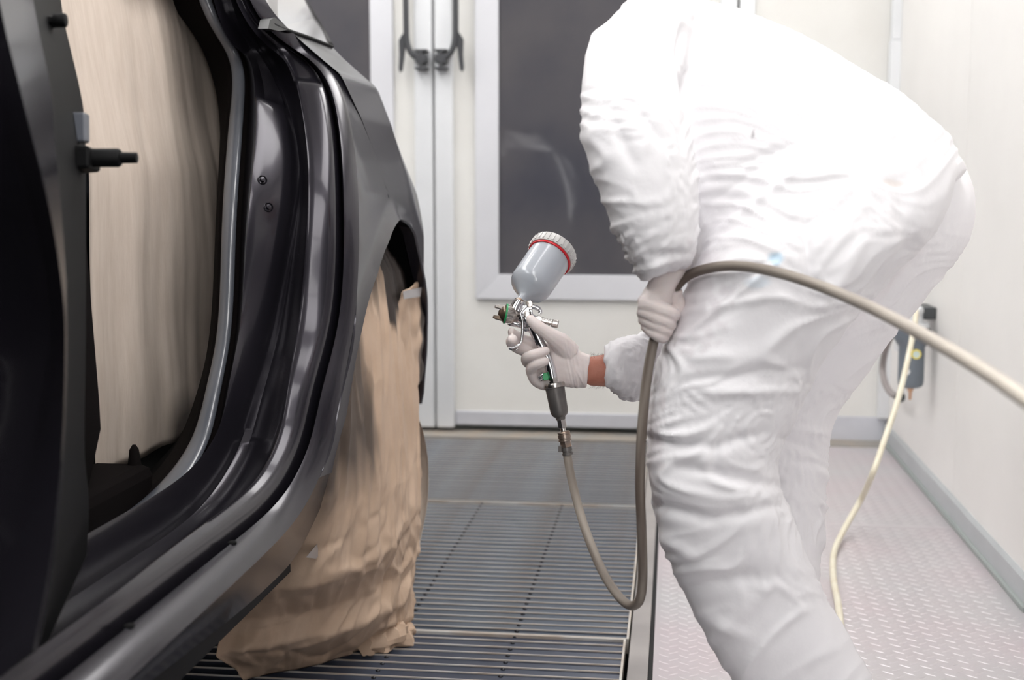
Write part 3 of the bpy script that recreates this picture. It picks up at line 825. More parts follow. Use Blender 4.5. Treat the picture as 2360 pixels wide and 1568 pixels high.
# second sheet behind, bulging at the rear, and an overlapping flap at the arch
rs = []
for z in np.linspace(0.06, 0.52, 40):
    b = math.sin(math.pi * np.clip((z - 0.06) / 0.46, 0, 1)) ** 0.8
    rs.append([np.array([-0.612 - 0.02 * (1 - b) - 0.10 * s ** 2 + 0.003 * noise.noise((s * 6, z * 12, 1)), 2.98 + 0.17 * b + 0.06 * s, z]) for s in np.linspace(0, 1, 16)])
q = MB().grid(rs).build('rear_sheet', paper_pale, wp, smooth=True, recalc=False); q.modifiers.new('solid', 'SOLIDIFY').thickness = 0.0004
fl = []
for z in np.linspace(0.52, 0.775, 40):
    fl.append([np.array([-0.620 + 0.010 * math.sin(s * 3 + z * 8) + 0.010 * noise.noise((s * 5, z * 20, 4)), 2.86 + s * (0.23 + 0.05 * noise.noise((0, z * 14, 2))), z + 0.02 * s]) for s in np.linspace(0, 1, 24)])
q = MB().grid(fl).build('flap', paper_brown_os, wp, smooth=True, recalc=False); q.modifiers.new('solid', 'SOLIDIFY').thickness = 0.0004
paper_colour(q, lambda p: float(np.clip((p[1] - 3.045 + 0.06 * noise.noise((p[1] * 20, p[2] * 14, 3))) / 0.03, 0, 0.95)))
# tape strips
for quad, nm in (([(928, 672), (972, 662), (968, 684), (930, 690)], 'tape'), ([(705, 1285), (738, 1245), (745, 1268), (728, 1288)], 'tape')):
    pts = [on_x(u, v, -.604 if u > 900 else -.668) for u, v in quad]
    MB().prism(pts, (0.0008, -0.0008, 0)).build(nm, tape_clear, wp)
# crumpled tail of paper on the grate
tl = []
A0, A1 = on_z(835, 1508, 0.0), on_z(925, 1462, 0.0)
for i in range(26):
    s = i / 25
    c = A0 * (1 - s) + A1 * s + np.array([0.012, -0.01, 0])
    r = []
    for j in range(22):
        t = j / 21
        a = t * 2 * math.pi
        rad = (0.016 + 0.020 * math.sin(math.pi * min(1, s * 1.05)) + 0.006 * s) * (1 + 0.9 * noise.noise((math.cos(a) * 1.4 + s * 7, math.sin(a) * 1.4, s * 4)))
        r.append(c + np.array([math.cos(a) * rad * 1.0, math.sin(a) * rad * 0.2, max(0.0, 0.016 + math.sin(a) * rad * 0.9)]))
    tl.append(r)
MB().grid(tl, closed=True, caps=True).build('crumpled_tail', paper_brown, wp, smooth=True, angle=25)

# ================================================================ THE PAINTER
suit_mat = mat('suit_white', (0.875, 0.862, 0.885), 0.62, spec=0.3, bump=0.35, bump_scale=38, bump_dist=0.004)
glove_mat = mat('glove_latex', (0.78, 0.70, 0.68), 0.42, spec=0.4, noise_scale=30, noise_amt=0.05, bump=0.12, bump_scale=160, sss=0.15)
skin_mat = mat('skin', (0.50, 0.215, 0.155), 0.5, spec=0.4, noise_scale=45, col2=(0.42, 0.16, 0.11), bump=0.2, bump_scale=220, sss=0.2)
shoe_mat = mat('shoe_black', (0.03, 0.03, 0.033), 0.5)
hair_mat = mat('hair_dark', (0.03, 0.02, 0.015), 0.6)

def loft_px(st, n=28, sq=2.3, sub=5):
    """stations: (u0,v0, u1,v1, depth, thickness) - the two outline points in the picture, real depth and real thickness"""
    S = np.array(catmull(st, sub))
    m = MB(); rows_ = []
    for u0, v0, u1, v1, d, th in S:
        a, b = at(u0, v0, d), at(u1, v1, d)
        c = (a + b) / 2; h = (b - a) / 2
        w = c - CAM; w /= np.linalg.norm(w)
        ring = []
        for k in range(n):
            t = 2 * math.pi * k / n
            ct, s_ = math.cos(t), math.sin(t)
            ring.append(c + h * math.copysign(abs(ct) ** (2 / sq), ct) + w * (th / 2) * math.copysign(abs(s_) ** (2 / sq), s_))
        rows_.append(ring)
    m.grid(rows_, closed=True, caps=True)
    return m

def chain(pts, n=12, sub=4):
    """finger: list of (world point, radius) with round tip"""
    P = catmull([tuple(p) + (r,) for p, r in pts], sub)
    pos = [q[:3] for q in P]; rad = [q[3] for q in P]
    t = pos[-1] - pos[-2]; t /= np.linalg.norm(t)
    r = rad[-1]
    for a in (25, 50, 72):
        pos.append(P[-1][:3] + t * r * math.sin(math.radians(a)) * 0.9); rad.append(r * math.cos(math.radians(a)))
    t = pos[1] - pos[0]; t /= np.linalg.norm(t)
    return MB().tube(pos, rad, n)

def merge(parts):
    m = MB()
    for p in parts: m.add(p.v, p.f)
    return m

def remesh(m, voxel, smooth_n=2):
    """union of closed tubes as one continuous surface -> (verts, faces)"""
    me = bpy.data.meshes.new('tmp'); me.from_pydata(m.v, [], m.f)
    bm = bmesh.new(); bm.from_mesh(me); bmesh.ops.recalc_face_normals(bm, faces=bm.faces); bm.to_mesh(me); bm.free()
    o = bpy.data.objects.new('tmp', me); COL.objects.link(o)
    md = o.modifiers.new('r', 'REMESH'); md.mode = 'VOXEL'; md.voxel_size = voxel
    dg = bpy.context.evaluated_depsgraph_get()
    ev = o.evaluated_get(dg); em = ev.to_mesh()
    V = np.empty(len(em.vertices) * 3); em.vertices.foreach_get('co', V); V = V.reshape(-1, 3)
    F = [tuple(p.vertices) for p in em.polygons]
    E = np.empty(len(em.edges) * 2, dtype=np.int64); em.edges.foreach_get('vertices', E); E = E.reshape(-1, 2)
    ev.to_mesh_clear(); bpy.data.objects.remove(o); bpy.data.meshes.remove(me)
    deg = np.bincount(E.ravel(), minlength=len(V))[:, None].astype(float); deg[deg == 0] = 1
    def lap(X, k):
        for _ in range(k):
            A = np.zeros_like(X)
            np.add.at(A, E[:, 0], X[E[:, 1]]); np.add.at(A, E[:, 1], X[E[:, 0]])
            X = 0.45 * X + 0.55 * A / deg
        return X
    return lap(V, smooth_n), F, E, lap

def vnormals(V, F):
    A = np.array([f[:4] if len(f) >= 4 else (f[0], f[1], f[2], f[2]) for f in F])
    n = np.cross(V[A[:, 2]] - V[A[:, 0]], V[A[:, 3]] - V[A[:, 1]])
    N = np.zeros_like(V)
    for k in range(4): np.add.at(N, A[:, k], n)
    return N / (np.linalg.norm(N, axis=1, keepdims=True) + 1e-12)

painter = thing('person', (0.25, 2.1, 0.0), 'person in white coverall and pale gloves bending over to spray the car', 'person')

def from_arrays(name, V, F, m, parent, smooth=True):
    b = MB(); b.v = [tuple(p) for p in V]; b.f = F; b.m = [0] * len(F)
    return b.build(name, m, parent, smooth=smooth, recalc=False)

# ---- coverall: outline stations
torso = [(1500, -60, 1420, 180, 2.16, .24), (1545, -20, 1425, 270, 2.16, .33), (1640, 6, 1450, 390, 2.15, .40), (1760, 42, 1500, 480, 2.14, .42), (1880, 96, 1555, 560, 2.13, .42),
         (1985, 160, 1590, 640, 2.12, .42), (2075, 212, 1605, 720, 2.12, .42), (2130, 260, 1640, 790, 2.12, .42), (2185, 310, 1740, 800, 2.14, .42), (2225, 390, 1880, 760, 2.15, .38)]
leg_l = [(1720, 330, 2170, 290, 2.03, .26), (1660, 480, 2205, 400, 2.02, .30), (1603, 610, 2160, 530, 2.00, .31), (1552, 740, 2020, 680, 2.00, .30), (1512, 850, 1905, 820, 2.00, .28), (1493, 960, 1842, 950, 2.00, .25),
         (1491, 1040, 1800, 1040, 2.00, .235), (1497, 1120, 1795, 1105, 2.00, .23), (1510, 1200, 1826, 1190, 2.01, .225), (1545, 1300, 1862, 1285, 2.03, .22), (1595, 1410, 1917, 1400, 2.05, .215), (1650, 1510, 1975, 1500, 2.06, .21), (1705, 1600, 2020, 1590, 2.07, .20), (1765, 1720, 2020, 1710, 2.07, .18), (1790, 1790, 2010, 1790, 2.07, .16)]
leg_r = [(1850, 330, 2225, 380, 2.28, .26), (1830, 470, 2248, 455, 2.28, .28), (1800, 600, 2228, 565, 2.29, .28), (1770, 720, 2120, 700, 2.30, .26), (1730, 830, 2028, 815, 2.31, .25), (1690, 950, 1942, 940, 2.32, .23),
         (1675, 1030, 1914, 1010, 2.32, .22), (1690, 1120, 1907, 1100, 2.32, .215), (1700, 1240, 1900, 1225, 2.33, .21), (1705, 1350, 1888, 1340, 2.33, .205), (1715, 1450, 1882, 1450, 2.33, .20), (1725, 1560, 1878, 1560, 2.33, .18), (1735, 1625, 1874, 1625, 2.33, .17)]
arm_l = [(1478, -35, 1590, -40, 2.08, .14), (1420, 28, 1600, 20, 2.03, .19), (1362, 85, 1592, 95, 1.99, .20), (1345, 160, 1577, 185, 1.95, .20), (1339, 260, 1588, 280, 1.92, .195), (1348, 350, 1603, 370, 1.905, .185), (1378, 440, 1612, 465, 1.90, .175), (1414, 530, 1611, 540, 1.905, .165), (1446, 590, 1605, 585, 1.91, .15), (1470, 632, 1598, 602, 1.915, .125), (1480, 650, 1592, 612, 1.92, .10)]
arm_r = [(1388, 806, 1400, 893, 2.285, .075), (1396, 794, 1412, 902, 2.29, .10), (1425, 780, 1432, 917, 2.30, .125), (1470, 768, 1485, 926, 2.33, .14), (1540, 730, 1570, 925, 2.40, .15), (1620, 640, 1680, 850, 2.46, .16), (1600, 480, 1740, 640, 2.47, .17), (1530, 300, 1720, 420, 2.44, .18), (1480, 120, 1680, 220, 2.38, .19), (1470, 20, 1640, 60, 2.30, .2)]
hood = [(1590, 30, 1450, 110, 2.16, .20), (1575, -40, 1455, -10, 2.15, .20), (1572, -110, 1390, -60, 2.14, .235), (1560, -210, 1325, -95, 2.125, .26), (1515, -295, 1318, -165, 2.11, .25), (1455, -335, 1335, -235, 2.10, .19), (1415, -335, 1355, -285, 2.10, .10)]
V, F, E, lap = remesh(merge([loft_px(s) for s in (torso, leg_l, leg_r, arm_l, arm_r, hood)]), 0.0042, 7)

# ---- cloth folds as real relief: direction and strength vary over the body
FOLDS = [  # u, v, angle deg (picture, up positive), amplitude mm, fold spacing px, weight radius px
    (1700, 120, 10, 6, 66, 200), (1900, 200, -20, 2.5, 90, 160), (1700, 330, 30, 10, 60, 150), (1850, 420, 35, 8, 66, 150), (1680, 520, 42, 11, 46, 130), (1700, 640, 42, 11, 42, 130),
    (1600, 760, 42, 11, 40, 120), (1700, 820, 38, 10, 42, 130), (1580, 900, 36, 10, 38, 110), (1600, 1000, -8, 13, 46, 90), (1740, 980, -28, 12, 50, 90), (1600, 1110, -10, 15, 46, 90), (1720, 1110, -14, 14, 42, 90),
    (1620, 1210, -6, 12, 52, 110), (1740, 1250, 8, 8, 66, 110), (1700, 1390, 12, 8, 80, 130), (1830, 1480, 40, 7, 90, 120), (2120, 450, -80, 6, 80, 120), (1980, 560, 66, 9, 60, 120), (2050, 330, -50, 3, 80, 110),
    (2120, 640, 46, 7, 44, 90), (1980, 800, 38, 7, 40, 90), (1880, 990, 22, 11, 30, 70), (1870, 1100, 12, 11, 32, 80), (1860, 1250, 20, 8, 40, 100), (1430, 160, 70, 7, 60, 120), (1420, 330, -58, 9, 55, 120),
    (1500, 450, -50, 10, 50, 110), (1530, 560, -14, 12, 36, 70), (1420, 850, -20, 16, 24, 70), (1490, 850, 50, 14, 28, 60)]
def relief(V, N):
    U, VV, D = project(V)
    W = np.zeros(len(V)); C2 = np.zeros(len(V)); S2 = np.zeros(len(V)); AM = np.zeros(len(V)); SP = np.zeros(len(V))
    for u, v, ang, amp, sp, rad in FOLDS:
        w = np.exp(-((U - u) ** 2 + (VV - v) ** 2) / (2 * (rad * 0.62) ** 2)) + 1e-9
        a = math.radians(-ang)
        W += w; C2 += w * math.cos(2 * a); S2 += w * math.sin(2 * a); AM += w * amp; SP += w * sp
    ang = 0.5 * np.arctan2(S2, C2); amp = AM / W * 0.001; sp = SP / W
    h = np.zeros(len(V))
    ca, sa = np.cos(ang), np.sin(ang)
    al = (U * ca + VV * sa) ; ac = (-U * sa + VV * ca)
    side = np.sign((V - V.mean(0)) @ FW) * 3.1
    for i in range(len(V)):
        p = 1.0 / sp[i]
        q = Vector((al[i] * p * 0.16, ac[i] * p * 0.62, D[i] * 3 + side[i]))
        n1 = noise.noise(q)
        n2 = noise.noise((q.x * 1.9 + 7, q.y * 2.0 + 3, q.z))
        r1 = 1 - min(1.0, abs(n1) * 2.6); r2 = 1 - min(1.0, abs(n2) * 2.6)
        big = noise.noise((U[i] * 0.006, VV[i] * 0.006, 4.0 + side[i]))
        n3 = noise.noise((q.x * 2.6 + 1, q.y * 4.3 + 9, q.z + 2)); r3 = 1 - min(1.0, abs(n3) * 2.8)
        h[i] = 0.85 * amp[i] * (r1 ** 3.0 * (0.62 + 0.8 * big) + 0.45 * r2 ** 2.8 * (0.7 - 0.5 * big) + 0.10 * r3 ** 3 - 0.2)
    return h, U, VV
N = vnormals(V, F)
h, U, VV = relief(V, N)
h = lap(h[:, None], 1)[:, 0]
V = V + N * h[:, None]
# named creases seen in the photo: (u0,v0,u1,v1, half width px, depth mm) negative = groove
CREASES = [(1576, 62, 1566, 150, 9, -14), (1566, 150, 1588, 270, 9, -10), (1497, 1012, 1640, 1030, 13, -12), (1640, 1030, 1760, 1000, 12, -9), (1500, 1000, 1600, 1015, 10, 9), (1560, 1075, 1790, 1120, 14, -12), (1505, 1165, 1640, 1200, 14, -12),
           (1640, 1200, 1800, 1165, 12, -9), (1520, 1240, 1600, 1280, 14, 8), (1580, 880, 1850, 850, 11, -6), (1620, 905, 1830, 900, 11, 8), (1690, 385, 1880, 315, 9, -6), (1850, 470, 1868, 650, 12, -7), (1895, 700, 1990, 560, 16, 9), (2110, 560, 1960, 730, 14, -12),
           (1640, 700, 1800, 580, 8, -6), (1560, 790, 1800, 600, 7, 6), (1620, 560, 1860, 380, 9, 6), (1620, 480, 1800, 350, 8, -5), (1400, 250, 1460, 380, 14, -7), (1460, 240, 1530, 330, 10, -6), (1500, 590, 1590, 585, 10, -9), (1470, 620, 1540, 600, 9, 7),
           (2062, 330, 2100, 600, 22, -7), (1600, 1340, 1800, 1330, 18, -7), (1620, 1420, 1720, 1470, 18, 7), (1800, 1150, 1830, 1300, 12, -6), (1830, 990, 1905, 1000, 8, 8), (1820, 1060, 1905, 1075, 8, -8), (1800, 1010, 1880, 1040, 8, -8)]
facing = ((V - CAM) * N).sum(1) < 0
for u0, v0, u1, v1, w, amp in CREASES:
    d = np.array([u1 - u0, v1 - v0], float); L2 = d @ d
    t = np.clip(((U - u0) * d[0] + (VV - v0) * d[1]) / L2, 0, 1)
    dist = np.hypot(U - (u0 + t * d[0]), VV - (v0 + t * d[1]))
    k = np.exp(-(dist / w) ** 2) * (0.35 + 0.65 * np.sin(np.pi * np.clip(t, 0.02, 0.98))) * facing
    V += N * (k * amp * 0.001)[:, None]
V = lap(V, 1)
# elastic waist gathering along the back outline
cover = from_arrays('coverall', V, F, suit_mat, painter)
cover['label'] = 'white crumpled coverall'
# faint stains on the cloth
ca_ = cover.data.color_attributes.new('stain', 'FLOAT_COLOR', 'POINT')
cols = np.ones((len(V), 4))
def stain(u, v, ru, rv, col, k, jag=0.35):
    for i in np.where((np.abs(U - u) < ru * 2) & (np.abs(VV - v) < rv * 2) & facing)[0]:
        r = math.hypot((U[i] - u) / ru, (VV[i] - v) / rv) + jag * noise.noise((U[i] * 0.05, VV[i] * 0.05, 3))
        a = k * max(0.0, min(1.0, (1.15 - r) / 0.5))
        cols[i, :3] = cols[i, :3] * (1 - a) + np.array(col) * a
stain(1788, 596, 20, 16, (0.55, 0.78, 0.93), 0.8)
stain(1745, 650, 34, 16, (0.72, 0.86, 0.95), 0.5)
stain(1506, 1006, 22, 16, (0.45, 0.42, 0.43), 0.75, 0.8)
stain(1508, 1158, 16, 20, (0.5, 0.47, 0.47), 0.7, 0.8)
stain(1520, 850, 18, 90, (0.72, 0.69, 0.69), 0.6, 0.8)
stain(1600, 700, 70, 120, (0.86, 0.83, 0.84), 0.7, 0.8)
stain(1735, 310, 6, 10, (0.45, 0.43, 0.44), 0.8)
stain(2062, 420, 30, 9, (0.90, 0.84, 0.78), 0.7)
stain(1500, 1040, 30, 160, (0.84, 0.80, 0.80), 0.6, 0.8)
ca_.data.foreach_set('color', cols.ravel())
nt = suit_mat.node_tree; b_ = nt.nodes['Principled BSDF']
an = nt.nodes.new('ShaderNodeAttribute'); an.attribute_name = 'stain'
mx = nt.nodes.new('ShaderNodeMix'); mx.data_type = 'RGBA'; mx.blend_type = 'MULTIPLY'; mx.inputs[0].default_value = 1.0
mx.inputs[6].default_value = b_.inputs['Base Color'].default_value
nt.links.new(an.outputs['Color'], mx.inputs[7]); nt.links.new(mx.outputs[2], b_.inputs['Base Color'])

# ---- body under the cloth: one continuous figure, forearm and face bare
def inset(st, k, tk):
    o_ = []
    for u0, v0, u1, v1, d, th in st:
        cu, cv = (u0 + u1) / 2, (v0 + v1) / 2
        o_.append((cu + (u0 - cu) * k, cv + (v0 - cv) * k, cu + (u1 - cu) * k, cv + (v1 - cv) * k, d, th * tk))
    return o_
forearm = [(1346, 832, 1346, 880, 2.280, .036), (1352, 823, 1352, 888, 2.280, .050), (1385, 818, 1388, 892, 2.283, .058), (1430, 808, 1438, 893, 2.30, .066), (1500, 795, 1520, 895, 2.35, .07), (1580, 740, 1610, 840, 2.43, .08)]
wrist_l = [(1505, 470, 1575, 490, 1.91, .07), (1508, 550, 1572, 558, 1.915, .05), (1515, 600, 1562, 596, 1.92, .035), (1518, 640, 1550, 634, 1.928, .025)]
head = [(1540, -60, 1440, -35, 2.14, .13), (1535, -140, 1350, -50, 2.13, .17), (1515, -225, 1303, -95, 2.115, .185), (1475, -285, 1303, -160, 2.105, .18), (1425, -312, 1318, -225, 2.10, .14), (1390, -318, 1345, -280, 2.10, .07)]
bodyparts = [loft_px(inset(s, .80, .80)) for s in (torso, leg_l, leg_r, arm_l[:-2], arm_r[4:])] + [loft_px(inset(hood[:4], .7, .7)), loft_px(head), loft_px(forearm), loft_px(wrist_l)]
fc = at(1278, -240, 2.11)                               # face: looks left towards the car
for (u, v, dd, r) in ((1292, -148, 0.0, .013), (1298, -165, 0.0, .011), (1312, -190, -.032, .011), (1312, -190, .032, .011), (1318, -100, 0.0, .020)):
    bodyparts.append(MB().ball(at(u, v, 2.11 + dd), r))
Vb, Fb, Eb, lapb = remesh(merge(bodyparts), 0.006, 3)
from_arrays('body', Vb, Fb, skin_mat, painter)
# forearm hair
hm = MB()
for k in range(110):
    u = random.uniform(1362, 1392); top = random.random() < 0.55
    v = (820 if top else 892) + random.uniform(-3, 5 if top else 2)
    p = at(u, v, 2.275 + random.uniform(-.02, .015)); L = random.uniform(.002, .006)
    q = p + L * (RT * random.uniform(-.9, .3) + UP * (1 if top else -1) * random.uniform(.3, .9))
    hm.tube([p, (p + q) / 2 + RT * 0.0006, q], [0.00012, 0.0001, 0.00006], 4)
o = hm.build('arm_hair', hair_mat, painter); o['kind'] = 'stuff'

# ---- right glove (holds the gun), coordinates from the enlarged hand view
DG = 2.27
def Z2(x, y, dd=0.0): return at(1120 + x * 0.15306, 660 + y * 0.15306, DG + dd)
def fing(pts, f=Z2): return chain([(f(x, y, d), r) for x, y, d, r in pts])
def loftZ(st, f, k, ox, oy, D): return loft_px([(ox + a * k, oy + b * k, ox + c * k, oy + d * k, D + dd, th) for a, b, c, d, dd, th in st], n=20, sub=4)
palm = [(1575, 1035, 1500, 1530, .010, .050), (1480, 1010, 1420, 1530, .010, .048), (1370, 940, 1330, 1525, .010, .045), (1250, 820, 1220, 1520, .010, .042), (1130, 740, 1120, 1490, .012, .038), (1010, 800, 1020, 1480, .016, .034), (900, 850, 920, 1470, .024, .026), (790, 860, 820, 1420, .030, .024), (700, 880, 740, 1360, .031, .020)]
rh = [loftZ(palm, None, 0.15306, 1120, 660, DG),
      fing([(1260, 1010, .006, .020), (1130, 860, -.004, .0185), (1010, 770, -.013, .0150), (900, 690, -.019, .0122), (790, 615, -.022, .0115), (700, 535, -.022, .0102), (672, 500, -.022, .0088)]),
      fing([(820, 900, .030, .0115), (640, 830, .030, .0105), (470, 760, .022, .0098), (400, 705, .002, .0085), (388, 672, -.006, .0066)]),
      fing([(830, 1010, .030, .0118), (620, 980, .030, .0112), (440, 905, .018, .0108), (385, 840, -.004, .0104), (398, 800, -.014, .0098)]),
      fing([(840, 1150, .028, .0110), (660, 1160, .018, .0108), (612, 1090, -.004, .0106), (690, 1050, -.019, .0102), (800, 1010, -.024, .0096), (900, 975, -.024, .0080)]),
      fing([(850, 1330, .026, .0105), (720, 1340, .014, .0102), (680, 1260, -.004, .0100), (740, 1185, -.018, .0096), (830, 1155, -.023, .0088), (905, 1125, -.023, .0070)]),
      fing([(690, 1290, .000, .0105), (745, 1400, .010, .0115), (860, 1450, .016, .0140), (1010, 1440, .014, .0170)])]
Vg, Fg, Eg, lapg = remesh(merge(rh), 0.0013, 5)
Ng = vnormals(Vg, Fg); Ug, VVg, Dg = project(Vg)
# wrist wrinkles of the glove
hg = np.zeros(len(Vg))
for i in range(len(Vg)):
    k = max(0.0, min(1.0, (Ug[i] - 1295) / 30.0))
    if k > 0:
        n1 = noise.noise((Ug[i] * 0.11 - VVg[i] * 0.02, VVg[i] * 0.018, Dg[i] * 20))
        hg[i] = 0.0016 * k * (1 - min(1, abs(n1) * 2.4))
    n2 = noise.noise((Ug[i] * 0.05 + VVg[i] * 0.03, VVg[i] * 0.05, Dg[i] * 60)); hg[i] += 0.0004 * n2
Vg = Vg + Ng * hg[:, None]
o = from_arrays('glove', Vg, Fg, glove_mat, painter); o['label'] = 'thin pale glove on the hand that grips the gun'
# ---- left glove (fist round the hose)
DL = 1.93
def Z3(x, y, dd=0.0): return at(1420 + x * 0.14032, 580 + y * 0.14032, DL + dd)
back = [(640, 260, 1260, 60, .0, .055), (560, 420, 1240, 200, -.002, .052), (500, 560, 1140, 360, -.004, .050), (420, 690, 1000, 560, -.006, .050), (350, 800, 930, 730, -.006, .052), (380, 920, 900, 900, -.002, .050), (450, 1050, 860, 1060, .002, .045), (520, 1180, 830, 1220, .004, .040), (590, 1330, 790, 1340, .004, .030)]
back = [(760, 60, 1250, -100, .0, .050), (700, 160, 1260, -20, .0, .052)] + back
lh = [loftZ(back, None, 0.14032, 1420, 580, DL),
      fing([(420, 840, -.016, .0135), (560, 880, -.023, .0120), (720, 945, -.027, .0118), (880, 1005, -.022, .0116), (940, 1045, -.004, .0112), (890, 1070, .016, .0105), (760, 1050, .026, .0090)], Z3),
      fing([(415, 950, -.010, .0125), (560, 1020, -.020, .0116), (700, 1095, -.024, .0114), (830, 1160, -.018, .0112), (880, 1200, -.002, .0108), (830, 1215, .016, .0100), (720, 1190, .026, .0090)], Z3),
      fing([(450, 1080, -.004, .0118), (570, 1160, -.015, .0110), (700, 1235, -.019, .0108), (800, 1290, -.012, .0105), (825, 1320, .002, .0100), (770, 1320, .018, .0090)], Z3),
      fing([(500, 1210, .000, .0110), (590, 1300, -.011, .0104), (690, 1370, -.014, .0102), (765, 1400, -.006, .0098), (770, 1410, .006, .0090), (700, 1400, .018, .0085)], Z3),
      fing([(930, 640, .004, .0150), (950, 760, .008, .0140), (1000, 850, .010, .0125), (985, 950, .012, .0115), (930, 1040, .018, .0100)], Z3)]
Vl, Fl, El, lapl = remesh(merge(lh), 0.0013, 5)
Nl = vnormals(Vl, Fl); Ul, VVl, Dl = project(Vl)
hl = np.array([0.00035 * (1 - min(1, 2.5 * abs(noise.noise((Ul[i] * 0.02, VVl[i] * 0.09, Dl[i] * 9))))) for i in range(len(Vl))])
Vl = Vl + Nl * hl[:, None]
o = from_arrays('glove', Vl, Fl, glove_mat, painter); o['label'] = 'thin pale glove on the fist closed round the hose'

# ---- shoes (below the frame)
for (u, d) in ((1880, 2.06), (1800, 2.33)):
    a = at(u, 1800 if d < 2.2 else 1660, d); sx, sy = a[0] + 0.03, a[1]
    sh = MB(); rr = []
    for t, w_, hh in ((0.06, .030, .05), (0.03, .040, .10), (-.02, .042, .11), (-.08, .044, .085), (-.15, .048, .06), (-.20, .044, .05), (-.235, .028, .035)):
        rr.append([np.array([sx + t, sy + w_ * math.copysign(abs(math.cos(q)) ** .7, math.cos(q)), max(0.004, hh * 0.5 + hh * 0.5 * math.sin(q))]) for q in np.linspace(0, 2 * math.pi, 20, endpoint=False)])
    sh.grid(rr, closed=True, caps=True).build('shoe', shoe_mat, painter, smooth=True, angle=50)

# ================================================================ THE SPRAY GUN
chrome = mat('chrome', (0.78, 0.78, 0.80), 0.12, metal=1.0, noise_scale=30, noise_amt=0.12)
nickel = mat('nickel', (0.62, 0.60, 0.58), 0.25, metal=1.0, noise_scale=40, col2=(0.42, 0.38, 0.35))
brass_old = mat('brass_old', (0.42, 0.30, 0.22), 0.38, metal=0.9, noise_scale=60, col2=(0.30, 0.27, 0.25))
dark_cap = mat('dark_cap', (0.06, 0.052, 0.05), 0.3, metal=0.8, noise_scale=70, col2=(0.22, 0.16, 0.11))
ring_green = mat('ring_green', (0.012, 0.27, 0.085), 0.35)
ring_red = mat('ring_red', (0.62, 0.012, 0.022), 0.35)
cup_grey = mat('cup_grey', (0.40, 0.425, 0.465), 0.22, spec=0.5, coat=0.4, coat_rough=0.08, sss=0.05)
lid_pale = mat('lid_pale', (0.62, 0.61, 0.60), 0.35, noise_scale=18, col2=(0.48, 0.47, 0.46))
filter_grey = mat('filter_grey', (0.115, 0.11, 0.108), 0.42, metal=0.5, noise_scale=25, col2=(0.19, 0.175, 0.165), rough_var=0.1)

gun = thing('spray_gun', tuple(Z2(900, 900)), 'chrome gravity spray gun with grey cup in the gloved hand', 'spray gun')
MPX = DG / FPX                                     # metres per pixel at the gun
zu = 0.15306 * MPX                                 # metres per unit of the enlarged view
def vec(x, y, away=0.0): return x * RT - y * UP + away * FW

# --- cup, leaning up and away
cax = vec(0.56, -0.83); cax /= np.linalg.norm(cax); cax = math.cos(math.radians(36)) * cax + math.sin(math.radians(36)) * FW
c0 = Z2(500, 235, 0.0)
cup = MB().lathe(c0, cax, [(.004, .0065), (.012, .007), (.016, .0095), (.022, .016), (.030, .027), (.037, .0345), (.043, .0378), (.050, .0388), (.119, .0395), (.122, .0395)], 56).build('paint_cup', cup_grey, gun, smooth=True, angle=40)
cup['label'] = 'grey plastic paint cup'
MB().lathe(c0, cax, [(.1205, .0398), (.1205, .0418), (.1245, .0418), (.1245, .0398)], 56).build('ring', ring_red, cup, smooth=True, angle=40)
lidp = [(.125, .0405), (.125, .0435), (.128, .0446), (.140, .0450), (.145, .0440), (.148, .0405), (.148, .001)]
MB().lathe(c0, cax, lidp, 56).build('lid', lid_pale, cup, smooth=True, angle=35)
a_ = np.cross(cax, FW); a_ /= np.linalg.norm(a_); b_v = np.cross(cax, a_)
for k in range(30):
    t = 2 * math.pi * k / 30
    rad = math.cos(t) * a_ + math.sin(t) * b_v; tg = np.cross(cax, rad)
    p = c0 + cax * .127 + rad * .0445
    MB().prism([p - tg * .0012, p + tg * .0012, p + tg * .0012 + rad * .0014, p - tg * .0012 + rad * .0014], cax * .016).build('lid_rib', lid_pale, cup)
# --- neck
nk = MB().lathe(Z2(440, 360, 0), Z2(512, 208, 0) - Z2(440, 360, 0), [(0, .0125), (.008, .0115), (.014, .0098), (.0195, .0092)], 24).build('neck', chrome, gun, smooth=True, angle=40)
MB().lathe(Z2(490, 250, 0), cax, [(-.002, .0080), (.003, .0084), (.003, .0076), (.006, .0076), (.006, .0066)], 24).build('neck_ring', brass_old, nk, smooth=True, angle=40)
# --- air cap, axis to the left and a little up, towards the camera
ax = vec(-0.98, -0.19, -0.10); ax /= np.linalg.norm(ax)
p0 = Z2(480, 450, 0)
mm = 0.001
head_ = MB().lathe(p0, ax, [(-4 * mm, 9 * mm), (2 * mm, 12 * mm), (7 * mm, 14.5 * mm), (9 * mm, 15.5 * mm), (20.5 * mm, 16.6 * mm), (20.5 * mm, 14 * mm)], 40).build('air_cap', nickel, gun, smooth=True, angle=40)
ra = np.cross(ax, FW); ra /= np.linalg.norm(ra); rb = np.cross(ax, ra)
for k in range(36):
    t = 2 * math.pi * k / 36
    rad = math.cos(t) * ra + math.sin(t) * rb; tg = np.cross(ax, rad)
    q0 = p0 + ax * 10 * mm + rad * 15.4 * mm; q1 = p0 + ax * 20.3 * mm + rad * 16.4 * mm
    MB().prism([q0 - tg * .7 * mm, q0 + tg * .7 * mm, q0 + tg * .5 * mm + rad * 1.0 * mm, q0 - tg * .5 * mm + rad * 1.0 * mm], q1 - q0).build('cap_rib', nickel, head_)
MB().lathe(p0, ax, [(20.6 * mm, 14 * mm), (20.6 * mm, 17.8 * mm), (23.8 * mm, 17.8 * mm), (23.8 * mm, 14 * mm)], 40).build('ring', ring_green, head_, smooth=True, angle=40)
